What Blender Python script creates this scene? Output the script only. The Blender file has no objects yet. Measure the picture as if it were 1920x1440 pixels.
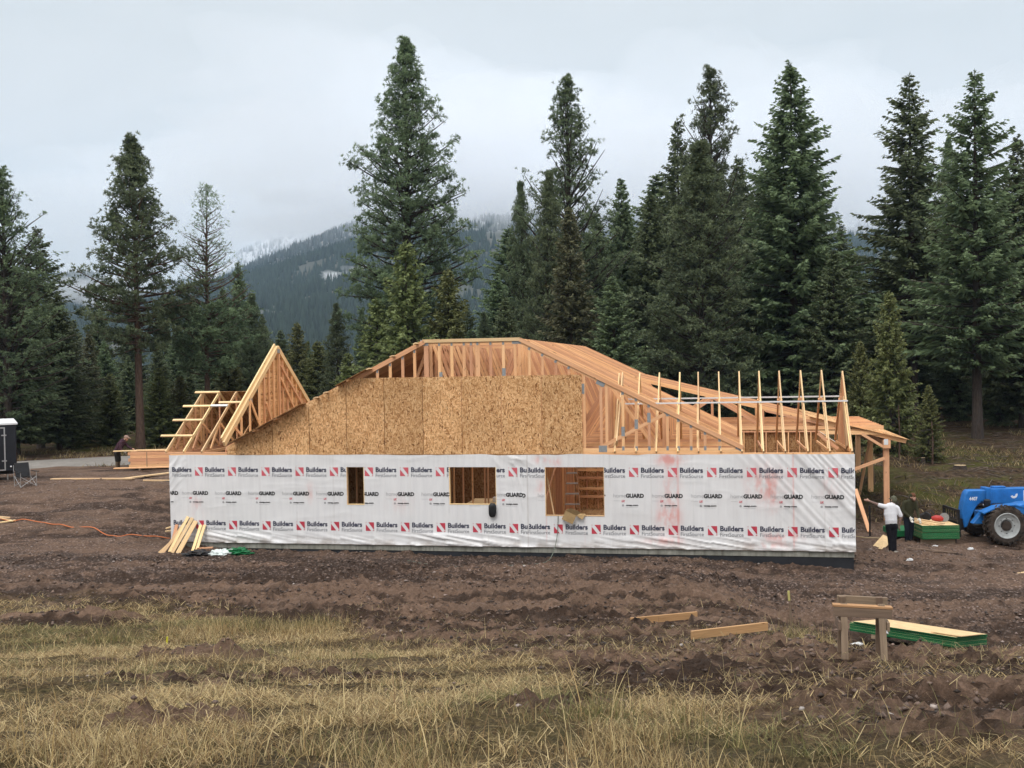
import bpy, bmesh, math, random
import numpy as np
from mathutils import Vector, Matrix, noise as mnoise
random.seed(7); RNG = np.random.default_rng(11)
R = math.radians
scene = bpy.context.scene
COL = scene.collection

# ------------------------------------------------------------------ camera, sky, sun, exposure
CAM_Z = 5.75                       # the photographer stands on a bank above the site
F_PX, ROLL, PITCH = 2000.0, R(1.0), math.atan(35.0 / 2000.0)
cam_data = bpy.data.cameras.new('camera')
cam = bpy.data.objects.new('camera', cam_data); COL.objects.link(cam)
cam_data.sensor_width = 36.0; cam_data.lens = 36.0 * F_PX / 1920.0
cam_data.clip_start = 0.1; cam_data.clip_end = 12000.0
cam.matrix_world = (Matrix.Translation((0, 0, CAM_Z)) @ Matrix.Rotation(-PITCH, 4, 'X')
                    @ Matrix.Rotation(ROLL, 4, 'Y') @ Matrix.Rotation(R(90), 4, 'X'))
scene.camera = cam
scene.render.engine = 'CYCLES'
scene.view_settings.view_transform = 'Standard'
scene.view_settings.look = 'None'
scene.view_settings.exposure = 0.14
scene.view_settings.gamma = 1.0
scene.view_settings.use_curve_mapping = False
scene.cycles.max_bounces = 12
scene.cycles.glossy_bounces = 2
scene.cycles.transmission_bounces = 2
scene.cycles.use_adaptive_sampling = True
scene.cycles.adaptive_threshold = 0.02
scene.cycles.diffuse_bounces = 2
scene.cycles.transparent_max_bounces = 16
scene.cycles.volume_bounces = 10

SUN_EL, SUN_AZ = R(52), R(205)     # bright patch of the overcast, behind and left of the camera
world = bpy.data.worlds.new('World'); scene.world = world; world.use_nodes = True
wt = world.node_tree; wt.nodes.clear()
def wn(t, **k):
    n = wt.nodes.new(t)
    for a, b in k.items(): setattr(n, a, b)
    return n
out = wn('ShaderNodeOutputWorld'); bg = wn('ShaderNodeBackground')
sky = wn('ShaderNodeTexSky'); sky.sky_type = 'NISHITA'; sky.sun_disc = False
sky.sun_elevation = SUN_EL; sky.sun_rotation = SUN_AZ; sky.air_density = 1.0; sky.dust_density = 4.0
tc = wn('ShaderNodeTexCoord')
sep = wn('ShaderNodeSeparateXYZ'); wt.links.new(tc.outputs['Generated'], sep.inputs[0])
# overcast luminance: even near the skyline, brighter overhead
rmp = wn('ShaderNodeValToRGB'); wt.links.new(sep.outputs['Z'], rmp.inputs[0])
e = rmp.color_ramp.elements
e[0].position = 0.0; e[0].color = (0.330, 0.342, 0.358, 1)
e[1].position = 0.36; e[1].color = (0.312, 0.332, 0.345, 1)
e2 = rmp.color_ramp.elements.new(0.95); e2.color = (0.84, 0.84, 0.85, 1)
mp = wn('ShaderNodeMapping'); mp.inputs['Scale'].default_value = (1.6, 1.6, 4.5)
wt.links.new(tc.outputs['Generated'], mp.inputs[0])
nz = wn('ShaderNodeTexNoise'); nz.inputs['Scale'].default_value = 2.2; nz.inputs['Detail'].default_value = 5; nz.inputs['Roughness'].default_value = 0.5; nz.inputs['Distortion'].default_value = 0.4
wt.links.new(mp.outputs[0], nz.inputs['Vector'])
cr = wn('ShaderNodeValToRGB'); wt.links.new(nz.outputs['Fac'], cr.inputs[0])
cr.color_ramp.elements[0].position = 0.34; cr.color_ramp.elements[0].color = (0.925, 0.945, 0.955, 1)
cr.color_ramp.elements[1].position = 0.66; cr.color_ramp.elements[1].color = (1.03, 1.03, 1.035, 1)
mul = wn('ShaderNodeMix', data_type='RGBA', blend_type='MULTIPLY'); mul.inputs[0].default_value = 1.0
wt.links.new(rmp.outputs[0], mul.inputs[6]); wt.links.new(cr.outputs[0], mul.inputs[7])
gain = wn('ShaderNodeMix', data_type='RGBA', blend_type='MULTIPLY'); gain.inputs[0].default_value = 1.0
gain.inputs[7].default_value = (24.4, 23.8, 23.2, 1)
wt.links.new(mul.outputs[2], gain.inputs[6])
mixs = wn('ShaderNodeMix', data_type='RGBA'); mixs.inputs[0].default_value = 0.95
wt.links.new(sky.outputs[0], mixs.inputs[6]); wt.links.new(gain.outputs[2], mixs.inputs[7])
wt.links.new(mixs.outputs[2], bg.inputs['Color']); bg.inputs['Strength'].default_value = 0.1
wt.links.new(bg.outputs[0], out.inputs['Surface'])

sun_data = bpy.data.lights.new('sun', 'SUN'); sun_data.energy = 1.2; sun_data.angle = R(25); sun_data.color = (1.0, 0.965, 0.92)
sun = bpy.data.objects.new('sun', sun_data); COL.objects.link(sun)
sd = Vector((math.sin(SUN_AZ) * math.cos(SUN_EL), math.cos(SUN_AZ) * math.cos(SUN_EL), math.sin(SUN_EL)))
sun.rotation_euler = (-sd).to_track_quat('-Z', 'Y').to_euler(); sun.location = (0, 0, 60)

# ------------------------------------------------------------------ helpers
def ray(px, py):
    u = (px - 960) / F_PX; v = (py - 720) / F_PX
    x = u * math.cos(ROLL) - v * math.sin(ROLL); y = u * math.sin(ROLL) + v * math.cos(ROLL)
    c, s = math.cos(PITCH), math.sin(PITCH)
    return Vector((x, c - y * s, -s - y * c))
def at(px, py, Y):
    """surveyed point: sight line of the photograph at a distance Y"""
    d = ray(px, py); d = d * (Y / d.y)
    return Vector((d.x, d.y, d.z + CAM_Z))

def tag(o, label=None, cat=None, group=None, kind=None):
    if label: o['label'] = label
    if cat: o['category'] = cat
    if group: o['group'] = group
    if kind: o['kind'] = kind
    return o
def empty(name, loc=(0, 0, 0), rz=0.0):
    o = bpy.data.objects.new(name, None); COL.objects.link(o)
    o.location = loc; o.rotation_euler = (0, 0, rz); o.empty_display_size = 0.2
    return o
def link(name, me, mat=None, parent=None, loc=None):
    o = bpy.data.objects.new(name, me); COL.objects.link(o)
    if mat is not None and not me.materials:
        for m in (mat if isinstance(mat, (list, tuple)) else [mat]): me.materials.append(m)
    if parent is not None: o.parent = parent
    if loc is not None: o.location = loc
    return o
def mesh_np(name, verts, faces, smooth=False, attrs=None, mats=None):
    """faces: (N,k) int array; attrs: {name:(type, array)} per point"""
    me = bpy.data.meshes.new(name)
    verts = np.asarray(verts, dtype=np.float32); faces = np.asarray(faces, dtype=np.int32)
    n, k = faces.shape
    me.vertices.add(len(verts)); me.vertices.foreach_set('co', verts.ravel())
    me.loops.add(n * k); me.loops.foreach_set('vertex_index', faces.ravel())
    me.polygons.add(n); me.polygons.foreach_set('loop_start', np.arange(0, n * k, k, dtype=np.int32))
    me.polygons.foreach_set('loop_total', np.full(n, k, dtype=np.int32))
    if smooth: me.polygons.foreach_set('use_smooth', np.ones(n, dtype=bool))
    if mats is not None: me.polygons.foreach_set('material_index', np.asarray(mats, dtype=np.int32))
    me.update(calc_edges=True)
    for a, (ty, arr) in (attrs or {}).items():
        at_ = me.attributes.new(a, ty, 'POINT')
        key = {'FLOAT': 'value', 'FLOAT_VECTOR': 'vector', 'FLOAT_COLOR': 'color'}[ty]
        at_.data.foreach_set(key, np.asarray(arr, dtype=np.float32).ravel())
    return me

class MB:
    """collects beams, boxes, tubes, lathes into one mesh; keeps a 'g' attribute (along, across, deep) for wood grain"""
    def __init__(s): s.v = []; s.f = []; s.g = []; s.m = []; s.mi = 0
    def _add(s, vs, fs, gs=None):
        b = len(s.v); s.v += [tuple(v) for v in vs]
        s.g += [tuple(q) for q in gs] if gs is not None else [tuple(v) for v in vs]
        for f in fs: s.f.append(tuple(b + i for i in f)); s.m.append(s.mi)
    def beam(s, p0, p1, w, h, up=(0, 0, 1), ch=0.0):
        """w across (side), h along 'up'"""
        p0, p1 = Vector(p0), Vector(p1); d = p1 - p0; L = d.length; d.normalize()
        up = Vector(up); sd_ = d.cross(up)
        if sd_.length < 1e-4: sd_ = d.cross(Vector((1, 0, 0)))
        sd_.normalize(); up = sd_.cross(d).normalized()
        o = (random.uniform(0, 40), random.uniform(0, 40), random.uniform(0, 40))
        vs, gs = [], []
        for a, P in ((0, p0), (L, p1)):
            for x, y in ((-1, -1), (1, -1), (1, 1), (-1, 1)):
                vs.append(P + sd_ * (x * w / 2) + up * (y * h / 2)); gs.append((a + o[0], x * w / 2 + o[1], y * h / 2 + o[2]))
        s._add(vs, [(0, 1, 2, 3), (7, 6, 5, 4), (0, 4, 5, 1), (1, 5, 6, 2), (2, 6, 7, 3), (3, 7, 4, 0)], gs)
        return s
    def box(s, x0, x1, y0, y1, z0, z1):
        o = (random.uniform(0, 40), random.uniform(0, 40), random.uniform(0, 40))
        vs = [(x, y, z) for z in (z0, z1) for x, y in ((x0, y0), (x1, y0), (x1, y1), (x0, y1))]
        s._add(vs, [(3, 2, 1, 0), (4, 5, 6, 7), (0, 1, 5, 4), (1, 2, 6, 5), (2, 3, 7, 6), (3, 0, 4, 7)], [(v[0] + o[0], v[1] + o[1], v[2] + o[2]) for v in vs])
        return s
    def prism(s, pts, n, caps=True):
        """pts: list of 3D points (planar loop), extruded by vector n"""
        k = len(pts); n = Vector(n); a = [Vector(p) for p in pts]; b = [p + n for p in a]
        fs = [(i, (i + 1) % k, (i + 1) % k + k, i + k) for i in range(k)]
        if caps: fs += [tuple(range(k - 1, -1, -1)), tuple(range(k, 2 * k))]
        s._add(a + b, fs); return s
    def tube(s, path, rad, seg=8, cap=True):
        path = [Vector(p) for p in path]; n = len(path)
        rad = [rad] * n if not isinstance(rad, (list, tuple)) else rad
        ref = None; vs = []; gs = []; acc = 0
        for i, p in enumerate(path):
            d = (path[min(i + 1, n - 1)] - path[max(i - 1, 0)]).normalized()
            if ref is None:
                ref = Vector((0, 0, 1)) if abs(d.z) < 0.9 else Vector((1, 0, 0))
            a = d.cross(ref).normalized(); b = a.cross(d).normalized(); ref = b
            if i: acc += (p - path[i - 1]).length
            for j in range(seg):
                t = 2 * math.pi * j / seg
                vs.append(p + (a * math.cos(t) + b * math.sin(t)) * rad[i]); gs.append((acc, math.cos(t) * rad[i], math.sin(t) * rad[i]))
        fs = [(i * seg + j, i * seg + (j + 1) % seg, (i + 1) * seg + (j + 1) % seg, (i + 1) * seg + j) for i in range(n - 1) for j in range(seg)]
        if cap: fs += [tuple(range(seg - 1, -1, -1)), tuple(range((n - 1) * seg, n * seg))]
        s._add(vs, fs, gs); return s
    def lathe(s, prof, c, axis, seg=32, ring=False):
        """prof: (radius, along) pairs round an axis through c"""
        c = Vector(c); ax = Vector(axis).normalized(); a = ax.orthogonal().normalized(); b = ax.cross(a)
        vs = [c + ax * h + (a * math.cos(2 * math.pi * j / seg) + b * math.sin(2 * math.pi * j / seg)) * r for r, h in prof for j in range(seg)]
        k = len(prof)
        fs = [(i * seg + j, i * seg + (j + 1) % seg, (i + 1) * seg + (j + 1) % seg, (i + 1) * seg + j) for i in range(k - 1) for j in range(seg)]
        if ring: fs += [((k - 1) * seg + j, (k - 1) * seg + (j + 1) % seg, (j + 1) % seg, j) for j in range(seg)]
        else: fs += [tuple(range(seg - 1, -1, -1)), tuple(range((k - 1) * seg, k * seg))]
        s._add(vs, fs); return s
    def build(s, name, mat, parent=None, smooth=False, bevel=0.0, loc=None):
        me = bpy.data.meshes.new(name); me.from_pydata(s.v, [], s.f)
        a = me.attributes.new('g', 'FLOAT_VECTOR', 'POINT'); a.data.foreach_set('vector', np.array(s.g, dtype=np.float32).ravel())
        for m in (mat if isinstance(mat, (list, tuple)) else [mat]): me.materials.append(m)
        if isinstance(mat, (list, tuple)): me.polygons.foreach_set('material_index', np.array(s.m, dtype=np.int32))
        bm = bmesh.new(); bm.from_mesh(me); bmesh.ops.recalc_face_normals(bm, faces=bm.faces)
        if bevel > 0: bmesh.ops.bevel(bm, geom=list(bm.edges), offset=bevel, segments=1, affect='EDGES')
        bm.to_mesh(me); bm.free()
        if smooth:
            me.polygons.foreach_set('use_smooth', np.ones(len(me.polygons), dtype=bool))
            try: me.set_sharp_from_angle(angle=R(40))
            except Exception: pass
        return link(name, me, None, parent, loc)
def copy_tree(o, parent=None):
    c = o.copy(); COL.objects.link(c); c.parent = parent
    for ch in list(o.children): copy_tree(ch, c)
    return c

# value noise in numpy
def _hash(ix, iy, seed):
    h = (ix.astype(np.int64) * 374761393 + iy.astype(np.int64) * 668265263 + seed * 1442695041) & 0xFFFFFFFF
    h = ((h ^ (h >> 13)) * 1274126177) & 0xFFFFFFFF
    return ((h ^ (h >> 16)) & 0xFFFF) / 65535.0
def vnoise(x, y, seed=0):
    x = np.asarray(x, dtype=np.float64); y = np.asarray(y, dtype=np.float64)
    ix = np.floor(x); iy = np.floor(y); fx = x - ix; fy = y - iy
    fx = fx * fx * fx * (fx * (fx * 6 - 15) + 10); fy = fy * fy * fy * (fy * (fy * 6 - 15) + 10)
    a = _hash(ix, iy, seed); b = _hash(ix + 1, iy, seed); c = _hash(ix, iy + 1, seed); d = _hash(ix + 1, iy + 1, seed)
    return (a * (1 - fx) + b * fx) * (1 - fy) + (c * (1 - fx) + d * fx) * fy
def fbm(x, y, octs=4, seed=0, gain=0.5):
    t = 0; amp = 1; tot = 0
    for i in range(octs):
        c, s_ = math.cos(0.6 * i), math.sin(0.6 * i)
        t = t + amp * vnoise((x * c - y * s_) * 2 ** i, (x * s_ + y * c) * 2 ** i, seed + i * 17); tot += amp; amp *= gain
    return t / tot
def sstep(a, b, x):
    t = np.clip((x - a) / (b - a), 0, 1); return t * t * (3 - 2 * t)

# ------------------------------------------------------------------ materials
def mat(name):
    m = bpy.data.materials.new(name); m.use_nodes = True
    nt = m.node_tree; return m, nt, nt.nodes['Principled BSDF']
def nd(nt, t, **k):
    n = nt.nodes.new(t)
    for a, b in k.items(): setattr(n, a, b)
    return n
def ramp(nt, src, stops, interp='LINEAR'):
    r = nd(nt, 'ShaderNodeValToRGB'); nt.links.new(src, r.inputs[0]); r.color_ramp.interpolation = interp
    el = r.color_ramp.elements
    while len(el) < len(stops): el.new(0.5)
    for q, (p, c) in zip(el, stops): q.position = p; q.color = (*c, 1) if len(c) == 3 else c
    return r.outputs[0]
def noise(nt, vec, scale, detail=4, rough=0.55, dist=0.0, mapscale=None):
    if mapscale is not None:
        m_ = nd(nt, 'ShaderNodeMapping'); m_.inputs['Scale'].default_value = mapscale; nt.links.new(vec, m_.inputs[0]); vec = m_.outputs[0]
    n = nd(nt, 'ShaderNodeTexNoise'); n.inputs['Scale'].default_value = scale; n.inputs['Detail'].default_value = detail
    n.inputs['Roughness'].default_value = rough; n.inputs['Distortion'].default_value = dist
    nt.links.new(vec, n.inputs['Vector']); return n.outputs['Fac']
def mixc(nt, fac, a, b, mode='MIX'):
    m_ = nd(nt, 'ShaderNodeMix', data_type='RGBA', blend_type=mode)
    for i, v in ((0, fac), (6, a), (7, b)):
        if hasattr(v, 'is_output'): nt.links.new(v, m_.inputs[i])
        elif i == 0: m_.inputs[0].default_value = v
        else: m_.inputs[i].default_value = (*v, 1)
    return m_.outputs[2]
def attr(nt, name):
    a = nd(nt, 'ShaderNodeAttribute'); a.attribute_name = name; return a
def bump(nt, bsdf, h, strength=0.4, dist=0.01):
    b = nd(nt, 'ShaderNodeBump'); b.inputs['Strength'].default_value = strength; b.inputs['Distance'].default_value = dist
    nt.links.new(h, b.inputs['Height']); nt.links.new(b.outputs[0], bsdf.inputs['Normal'])

def simple(name, col, rough=0.6, metal=0.0, var=0.12, scale=6.0, spec=0.4):
    m, nt, b = mat(name); g = nd(nt, 'ShaderNodeTexCoord').outputs['Object']
    n = noise(nt, g, scale, 5, 0.6)
    c = ramp(nt, n, [(0.3, [x * (1 - var) for x in col]), (0.7, [min(1, x * (1 + var)) for x in col])])
    nt.links.new(c, b.inputs['Base Color']); b.inputs['Roughness'].default_value = rough; b.inputs['Metallic'].default_value = metal
    b.inputs['Specular IOR Level'].default_value = spec
    bump(nt, b, n, 0.15, 0.01)
    return m
def lumber(name, light, dark, knot=(0.22, 0.10, 0.045)):
    m, nt, b = mat(name); g = attr(nt, 'g').outputs['Vector']
    oi = nd(nt, 'ShaderNodeObjectInfo')
    big = noise(nt, g, 1.0, 2, 0.5, 0.0, (0.6, 9.0, 9.0))
    fine = noise(nt, g, 1.0, 4, 0.6, 0.5, (2.5, 70.0, 70.0))
    c1 = ramp(nt, big, [(0.3, dark), (0.7, light)])
    c2 = mixc(nt, 0.30, c1, ramp(nt, fine, [(0.3, [x * 0.5 for x in dark]), (0.62, [min(1, x * 1.15) for x in light])]))
    kn = noise(nt, g, 1.0, 1, 0.4, 0.0, (5.0, 16.0, 16.0))
    kf = ramp(nt, kn, [(0.74, (0, 0, 0)), (0.80, (1, 1, 1))])
    c3 = mixc(nt, kf, c2, knot)
    hsv = nd(nt, 'ShaderNodeHueSaturation'); nt.links.new(c3, hsv.inputs['Color'])
    mr = nd(nt, 'ShaderNodeMapRange'); mr.inputs[3].default_value = 0.78; mr.inputs[4].default_value = 1.17
    nt.links.new(oi.outputs['Random'], mr.inputs[0]); nt.links.new(mr.outputs[0], hsv.inputs['Value'])
    mr2 = nd(nt, 'ShaderNodeMapRange'); mr2.inputs[3].default_value = 0.488; mr2.inputs[4].default_value = 0.508
    nt.links.new(oi.outputs['Random'], mr2.inputs[0]); nt.links.new(mr2.outputs[0], hsv.inputs['Hue'])
    nt.links.new(hsv.outputs[0], b.inputs['Base Color']); b.inputs['Roughness'].default_value = 0.75
    b.inputs['Specular IOR Level'].default_value = 0.25
    bump(nt, b, fine, 0.2, 0.004)
    return m
M = {}
M['fir'] = lumber('fresh_fir_lumber', (0.88, 0.52, 0.285), (0.72, 0.37, 0.18), (0.32, 0.145, 0.065))
M['pale'] = lumber('pale_spruce_lumber', (0.88, 0.66, 0.37), (0.78, 0.52, 0.26))
M['grey_wood'] = lumber('weathered_lumber', (0.30, 0.22, 0.15), (0.17, 0.12, 0.085), (0.07, 0.05, 0.035))
M['old_plank'] = lumber('used_plank_lumber', (0.52, 0.31, 0.15), (0.36, 0.20, 0.09))

def osb(name, k=1.0):
    m, nt, b = mat(name); g = attr(nt, 'g').outputs['Vector']
    cols = []
    wob = nd(nt, 'ShaderNodeTexNoise'); wob.inputs['Scale'].default_value = 7.0; nt.links.new(g, wob.inputs['Vector'])
    # flakes: three layers of stretched cells turned against each other
    last = None; hgt = None
    for i, ang in enumerate((25, -38, 78, -5)):
        mp_ = nd(nt, 'ShaderNodeMapping', vector_type='TEXTURE'); mp_.inputs['Rotation'].default_value = (0, R(ang), 0); mp_.inputs['Scale'].default_value = (1 / 40, 1, 1 / 12.5)
        mp_.inputs['Location'].default_value = (i * 3.1, 0, i * 1.7)
        add = nd(nt, 'ShaderNodeMixRGB'); add.blend_type = 'ADD'; add.inputs[0].default_value = 0.12
        nt.links.new(g, add.inputs[1]); nt.links.new(wob.outputs['Color'], add.inputs[2])
        nt.links.new(add.outputs[0], mp_.inputs[0])
        v = nd(nt, 'ShaderNodeTexVoronoi'); v.voronoi_dimensions = '3D'; v.inputs['Scale'].default_value = 1.0
        nt.links.new(mp_.outputs[0], v.inputs['Vector'])
        sp = nd(nt, 'ShaderNodeSeparateColor'); nt.links.new(v.outputs['Color'], sp.inputs[0])
        c = ramp(nt, sp.outputs[0], [(0.0, (0.17 * k, 0.07 * k, 0.024 * k)), (0.12, (0.43 * k, 0.22 * k, 0.092 * k)), (0.55, (0.66 * k, 0.385 * k, 0.180 * k)), (1.0, (0.86 * k, 0.58 * k, 0.32 * k))])
        if last is None: last = c; hgt = sp.outputs[0]
        else:
            th = ramp(nt, sp.outputs[1], [(0.5, (0, 0, 0)), (0.52, (1, 1, 1))])
            last = mixc(nt, th, last, c)
    big = noise(nt, g, 0.9, 3, 0.5)
    fin = mixc(nt, 1.0, last, ramp(nt, big, [(0.3, (0.86, 0.84, 0.80)), (0.7, (1.08, 1.06, 1.04))]), 'MULTIPLY')
    oi = nd(nt, 'ShaderNodeObjectInfo'); fin = mixc(nt, 1.0, fin, ramp(nt, oi.outputs['Random'], [(0, (.84, .82, .80)), (1, (1.08, 1.06, 1.05))]), 'MULTIPLY')
    nt.links.new(fin, b.inputs['Base Color']); b.inputs['Roughness'].default_value = 0.8; b.inputs['Specular IOR Level'].default_value = 0.2
    bump(nt, b, hgt, 0.25, 0.004)
    return m
M['osb'] = osb('strand_board')
M['osb_shaded'] = osb('strand_board_shaded', 0.62)  # same board darkened: shade under the roof and indoors put into its colour

def wrapmat():
    m, nt, b = mat('house_wrap'); st = attr(nt, 'stain').outputs['Fac']
    g = nd(nt, 'ShaderNodeTexCoord').outputs['Object']
    n1 = noise(nt, g, 1.2, 5, 0.6); n2 = noise(nt, g, 1.0, 4, 0.6, 0, (9.0, 1.0, 0.7))
    c = ramp(nt, n1, [(0.3, (0.75, 0.75, 0.76)), (0.7, (0.82, 0.815, 0.82))])
    c = mixc(nt, 0.35, c, ramp(nt, n2, [(0.3, (0.62, 0.62, 0.64)), (0.6, (0.80, 0.80, 0.80))]))
    c = mixc(nt, attr(nt, 'dirt').outputs['Fac'], c, (0.36, 0.31, 0.27))
    c = mixc(nt, st, c, (0.72, 0.15, 0.10))
    nt.links.new(c, b.inputs['Base Color']); b.inputs['Roughness'].default_value = 0.42; b.inputs['Specular IOR Level'].default_value = 0.45
    sp = nd(nt, 'ShaderNodeTexNoise'); sp.inputs['Scale'].default_value = 28.0; nt.links.new(g, sp.inputs['Vector'])
    bump(nt, b, sp.outputs['Fac'], 0.06, 0.01)
    return m
M['wrap'] = wrapmat()
def flat(name, col, rough=0.55):
    m, nt, b = mat(name); g = nd(nt, 'ShaderNodeTexCoord').outputs['Object']
    n = noise(nt, g, 9.0, 4, 0.65)
    nt.links.new(ramp(nt, n, [(0.3, [min(1, x * 0.9 + 0.012) for x in col]), (0.72, [min(1, x * 1.1 + 0.03) for x in col])]), b.inputs['Base Color'])
    b.inputs['Roughness'].default_value = rough; return m
M['p_red'] = flat('print_red', (0.50, 0.025, 0.055)); M['p_navy'] = flat('print_navy', (0.014, 0.018, 0.055))
M['p_grey'] = flat('print_grey', (0.17, 0.175, 0.20)); M['p_lgrey'] = flat('print_light_grey', (0.36, 0.36, 0.37)); M['p_black'] = flat('print_black', (0.012, 0.012, 0.014))
M['p_white'] = flat('print_white', (0.74, 0.73, 0.74)); M['p_pink'] = flat('print_faded_red', (0.62, 0.10, 0.13))
M['steel'] = simple('galvanised_plate', (0.30, 0.315, 0.325), 0.55, 0.25, 0.15, 30)
M['white_strip'] = simple('white_brace_strip', (0.72, 0.73, 0.74), 0.45, 0.0, 0.06)
M['black_plastic'] = simple('black_plastic', (0.014, 0.014, 0.016), 0.45)
M['card'] = simple('cardboard', (0.40, 0.27, 0.13), 0.85, 0, 0.2)
M['fibreglass'] = simple('orange_ladder_rail', (0.45, 0.24, 0.12), 0.5)
M['alu'] = simple('ladder_aluminium', (0.55, 0.55, 0.55), 0.35, 0.7)

def concrete():
    m, nt, b = mat('foundation_concrete'); g = nd(nt, 'ShaderNodeTexCoord').outputs['Object']
    n = noise(nt, g, 3.0, 6, 0.65); st = noise(nt, g, 1.0, 4, 0.6, 0, (6, 1, 0.5))
    c = ramp(nt, n, [(0.3, (0.20, 0.20, 0.17)), (0.7, (0.37, 0.365, 0.32))])
    c = mixc(nt, ramp(nt, st, [(0.45, (0, 0, 0)), (0.72, (0.75, 0.75, 0.75))]), c, (0.09, 0.085, 0.07))
    nt.links.new(c, b.inputs['Base Color']); b.inputs['Roughness'].default_value = 0.85; bump(nt, b, n, 0.3, 0.01); return m
M['concrete'] = concrete()
M['tar'] = simple('black_dampproofing', (0.018, 0.020, 0.025), 0.55, 0, 0.4, 2.0)
# ------------------------------------------------------------------ terrain
_PY = np.array([-60, -5, 0, 5, 8, 12, 15.2, 17, 20, 25, 29, 32, 36, 400])
_PZ = np.array([5.2, 4.5, 4.2, 3.72, 3.12, 2.22, 1.55, 1.16, 0.66, 0.24, 0.06, 0.0, 0.0, 0.0])
def base_z(x, y):
    x = np.asarray(x, float); y = np.asarray(y, float)
    z = np.interp(y, _PY, _PZ)
    # softened copy for a rounder bank
    z = (z + np.interp(y - 0.8, _PY, _PZ) + np.interp(y + 0.8, _PY, _PZ)) / 3
    left = sstep(-8.5, -15.0, x) * sstep(32.0, 44.0, y) * 1.0 + 0.12 * sstep(-6, -12, x) * sstep(28, 36, y)
    right = -0.42 * sstep(8.5, 12.0, x) * sstep(25, 33, y) - 0.20 * sstep(12, 17, x) * sstep(28, 34, y) * sstep(44, 38, y)
    right = right - .10 * np.exp(-(((x - 8.2) / 2.0) ** 2 + ((y - 22.0) / 2.0) ** 2)) - 0.80 * sstep(3.8, 7.6, x) * sstep(12.5, 18.5, y) * sstep(33, 25, y)
    hill = (np.interp(y, [38, 40, 46, 58, 76, 100, 160, 300], [0, .1, 1.15, 1.75, 2.2, 2.6, 3.2, 4.0])) * sstep(10.5, 15.5, x - (y - 40) * 0.12)
    back = 1.05 * sstep(52, 62, y) * (1 - sstep(10, 15, x)) * sstep(-16, -6, x)
    return z + left + right + hill + back
TRACKS = [(22.6, -.03, .5, .3), (24.4, -.035, .5, .35), (26.6, .05, .6, 1.6), (28.4, .05, .6, 1.62), (29.6, -.10, .3, 2.4), (25.2, -.16, .4, 4.0), (27.0, -.16, .4, 4.05), (19.2, -.05, .5, 5.0)]
def tracks(x, y):
    '''(depth, inside) of wheel tracks across the site'''
    dep = 0 * x; ins = 0 * x
    for y0, a, b_, ph in TRACKS:
        d = y - (y0 + a * x + b_ * np.sin(x * .21 + ph) + (fbm(x * .5, x * 0 + y0, 2, 91) - .5) * .5); k_ = sstep(.25, .5, fbm(x * .12, x * 0 + y0, 2, 95)) * sstep(17.5, 20, y)
        i_ = np.exp(-(d / .17) ** 4) * k_; sh = np.exp(-((np.abs(d) - .32) / .10) ** 2) * k_
        tread = .5 + .5 * np.sign(np.sin(x * 21 + np.abs(d) * 14))
        dep = dep - i_ * (.085 - .03 * tread) + sh * .055; ins = np.maximum(ins, i_)
    return dep, ins
def wet_relief_tone(x, y):  # damp low spots, plus shading of the relief put into the colour
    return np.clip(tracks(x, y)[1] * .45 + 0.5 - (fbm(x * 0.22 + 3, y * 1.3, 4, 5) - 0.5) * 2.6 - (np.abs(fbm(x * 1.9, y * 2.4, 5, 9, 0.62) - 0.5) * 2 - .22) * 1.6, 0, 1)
def fine_z(x, y):
    """clods, ruts and hummocks"""
    mud = mud_mask(x, y); near = sstep(60, 36, y)
    rut = (fbm(x * 0.22 + 3, y * 1.3, 4, 5) - 0.5) * 0.40
    lump = (np.abs(fbm(x * .8, y * 1.5, 4, 77, .6) - .5) * 2) ** 1.5 * .20 * sstep(11, 15, y) * sstep(33, 27, y)
    clod = (np.abs(fbm(x * 2.4, y * 3.0, 5, 9, 0.72) - 0.5) * 2) * 0.26
    small = (fbm(x * 7, y * 8, 3, 21, 0.75) - 0.5) * 0.13
    hum = (fbm(x * 0.5, y * 0.7, 3, 31) - 0.5) * 0.22
    flatzone = sstep(1.2, 3.0, np.abs(y - (34.0 - 0.19 * (x + 10.95)) + 1.0) + 1.4)
    near = near * (1 - .9 * np.exp(-(((x - 8.2) / 2.2) ** 2 + ((y - 22.0) / 2.2) ** 2)))
    tk, ti = tracks(x, y)
    return near * (tk * mud + (1 - .6 * ti) * 0 + hum * (0.5 + 0.5 * (1 - mud)) + rut * mud * 0.75 + lump * mud + clod * (0.35 + 0.75 * mud) + small * (0.5 + 0.5 * mud)) * np.clip(flatzone, 0.35, 1)
# edge of the meadow towards the churned-up site, as y(x)
_EX = np.array([-40, -12, -8, -4, -1.9, -0.6, 0.2, 0.8, 1.2, 1.7, 2.5, 4.0, 40.0])
_EY = np.array([25.5, 25.0, 23.7, 21.6, 18.0, 15.3, 13.0, 10.6, 9.3, 7.0, 5.6, 5.0, 4.6])
def mud_mask(x, y):
    x = np.asarray(x, float); y = np.asarray(y, float)
    e = np.interp(x, _EX, _EY) + (fbm(x * 0.45, y * 0.6, 4, 3) - 0.5) * 5.0 * np.clip(y / 16, .35, 1)
    m = sstep(-1.3, 2.0, y - e)
    # bare patches in the meadow
    for cx, cy, rx, ry in ((-2.8, 11.9, 1.6, 0.8), (-2.6, 7.6, 0.7, 0.35), (-0.7, 10.2, 0.5, 0.35), (-4.5, 15.5, 1.4, .5), (-9.5, 22.5, 2.6, .9), (-5.0, 23.0, 2.5, .6), (.5, 8.3, .5, .3)):
        d = ((x - cx) / rx) ** 2 + ((y - cy) / ry) ** 2 + (fbm(x * 1.3, y * 1.8, 3, 41) - 0.5) * 1.6
        m = np.maximum(m, sstep(1.25, 0.6, d))
    return m
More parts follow.
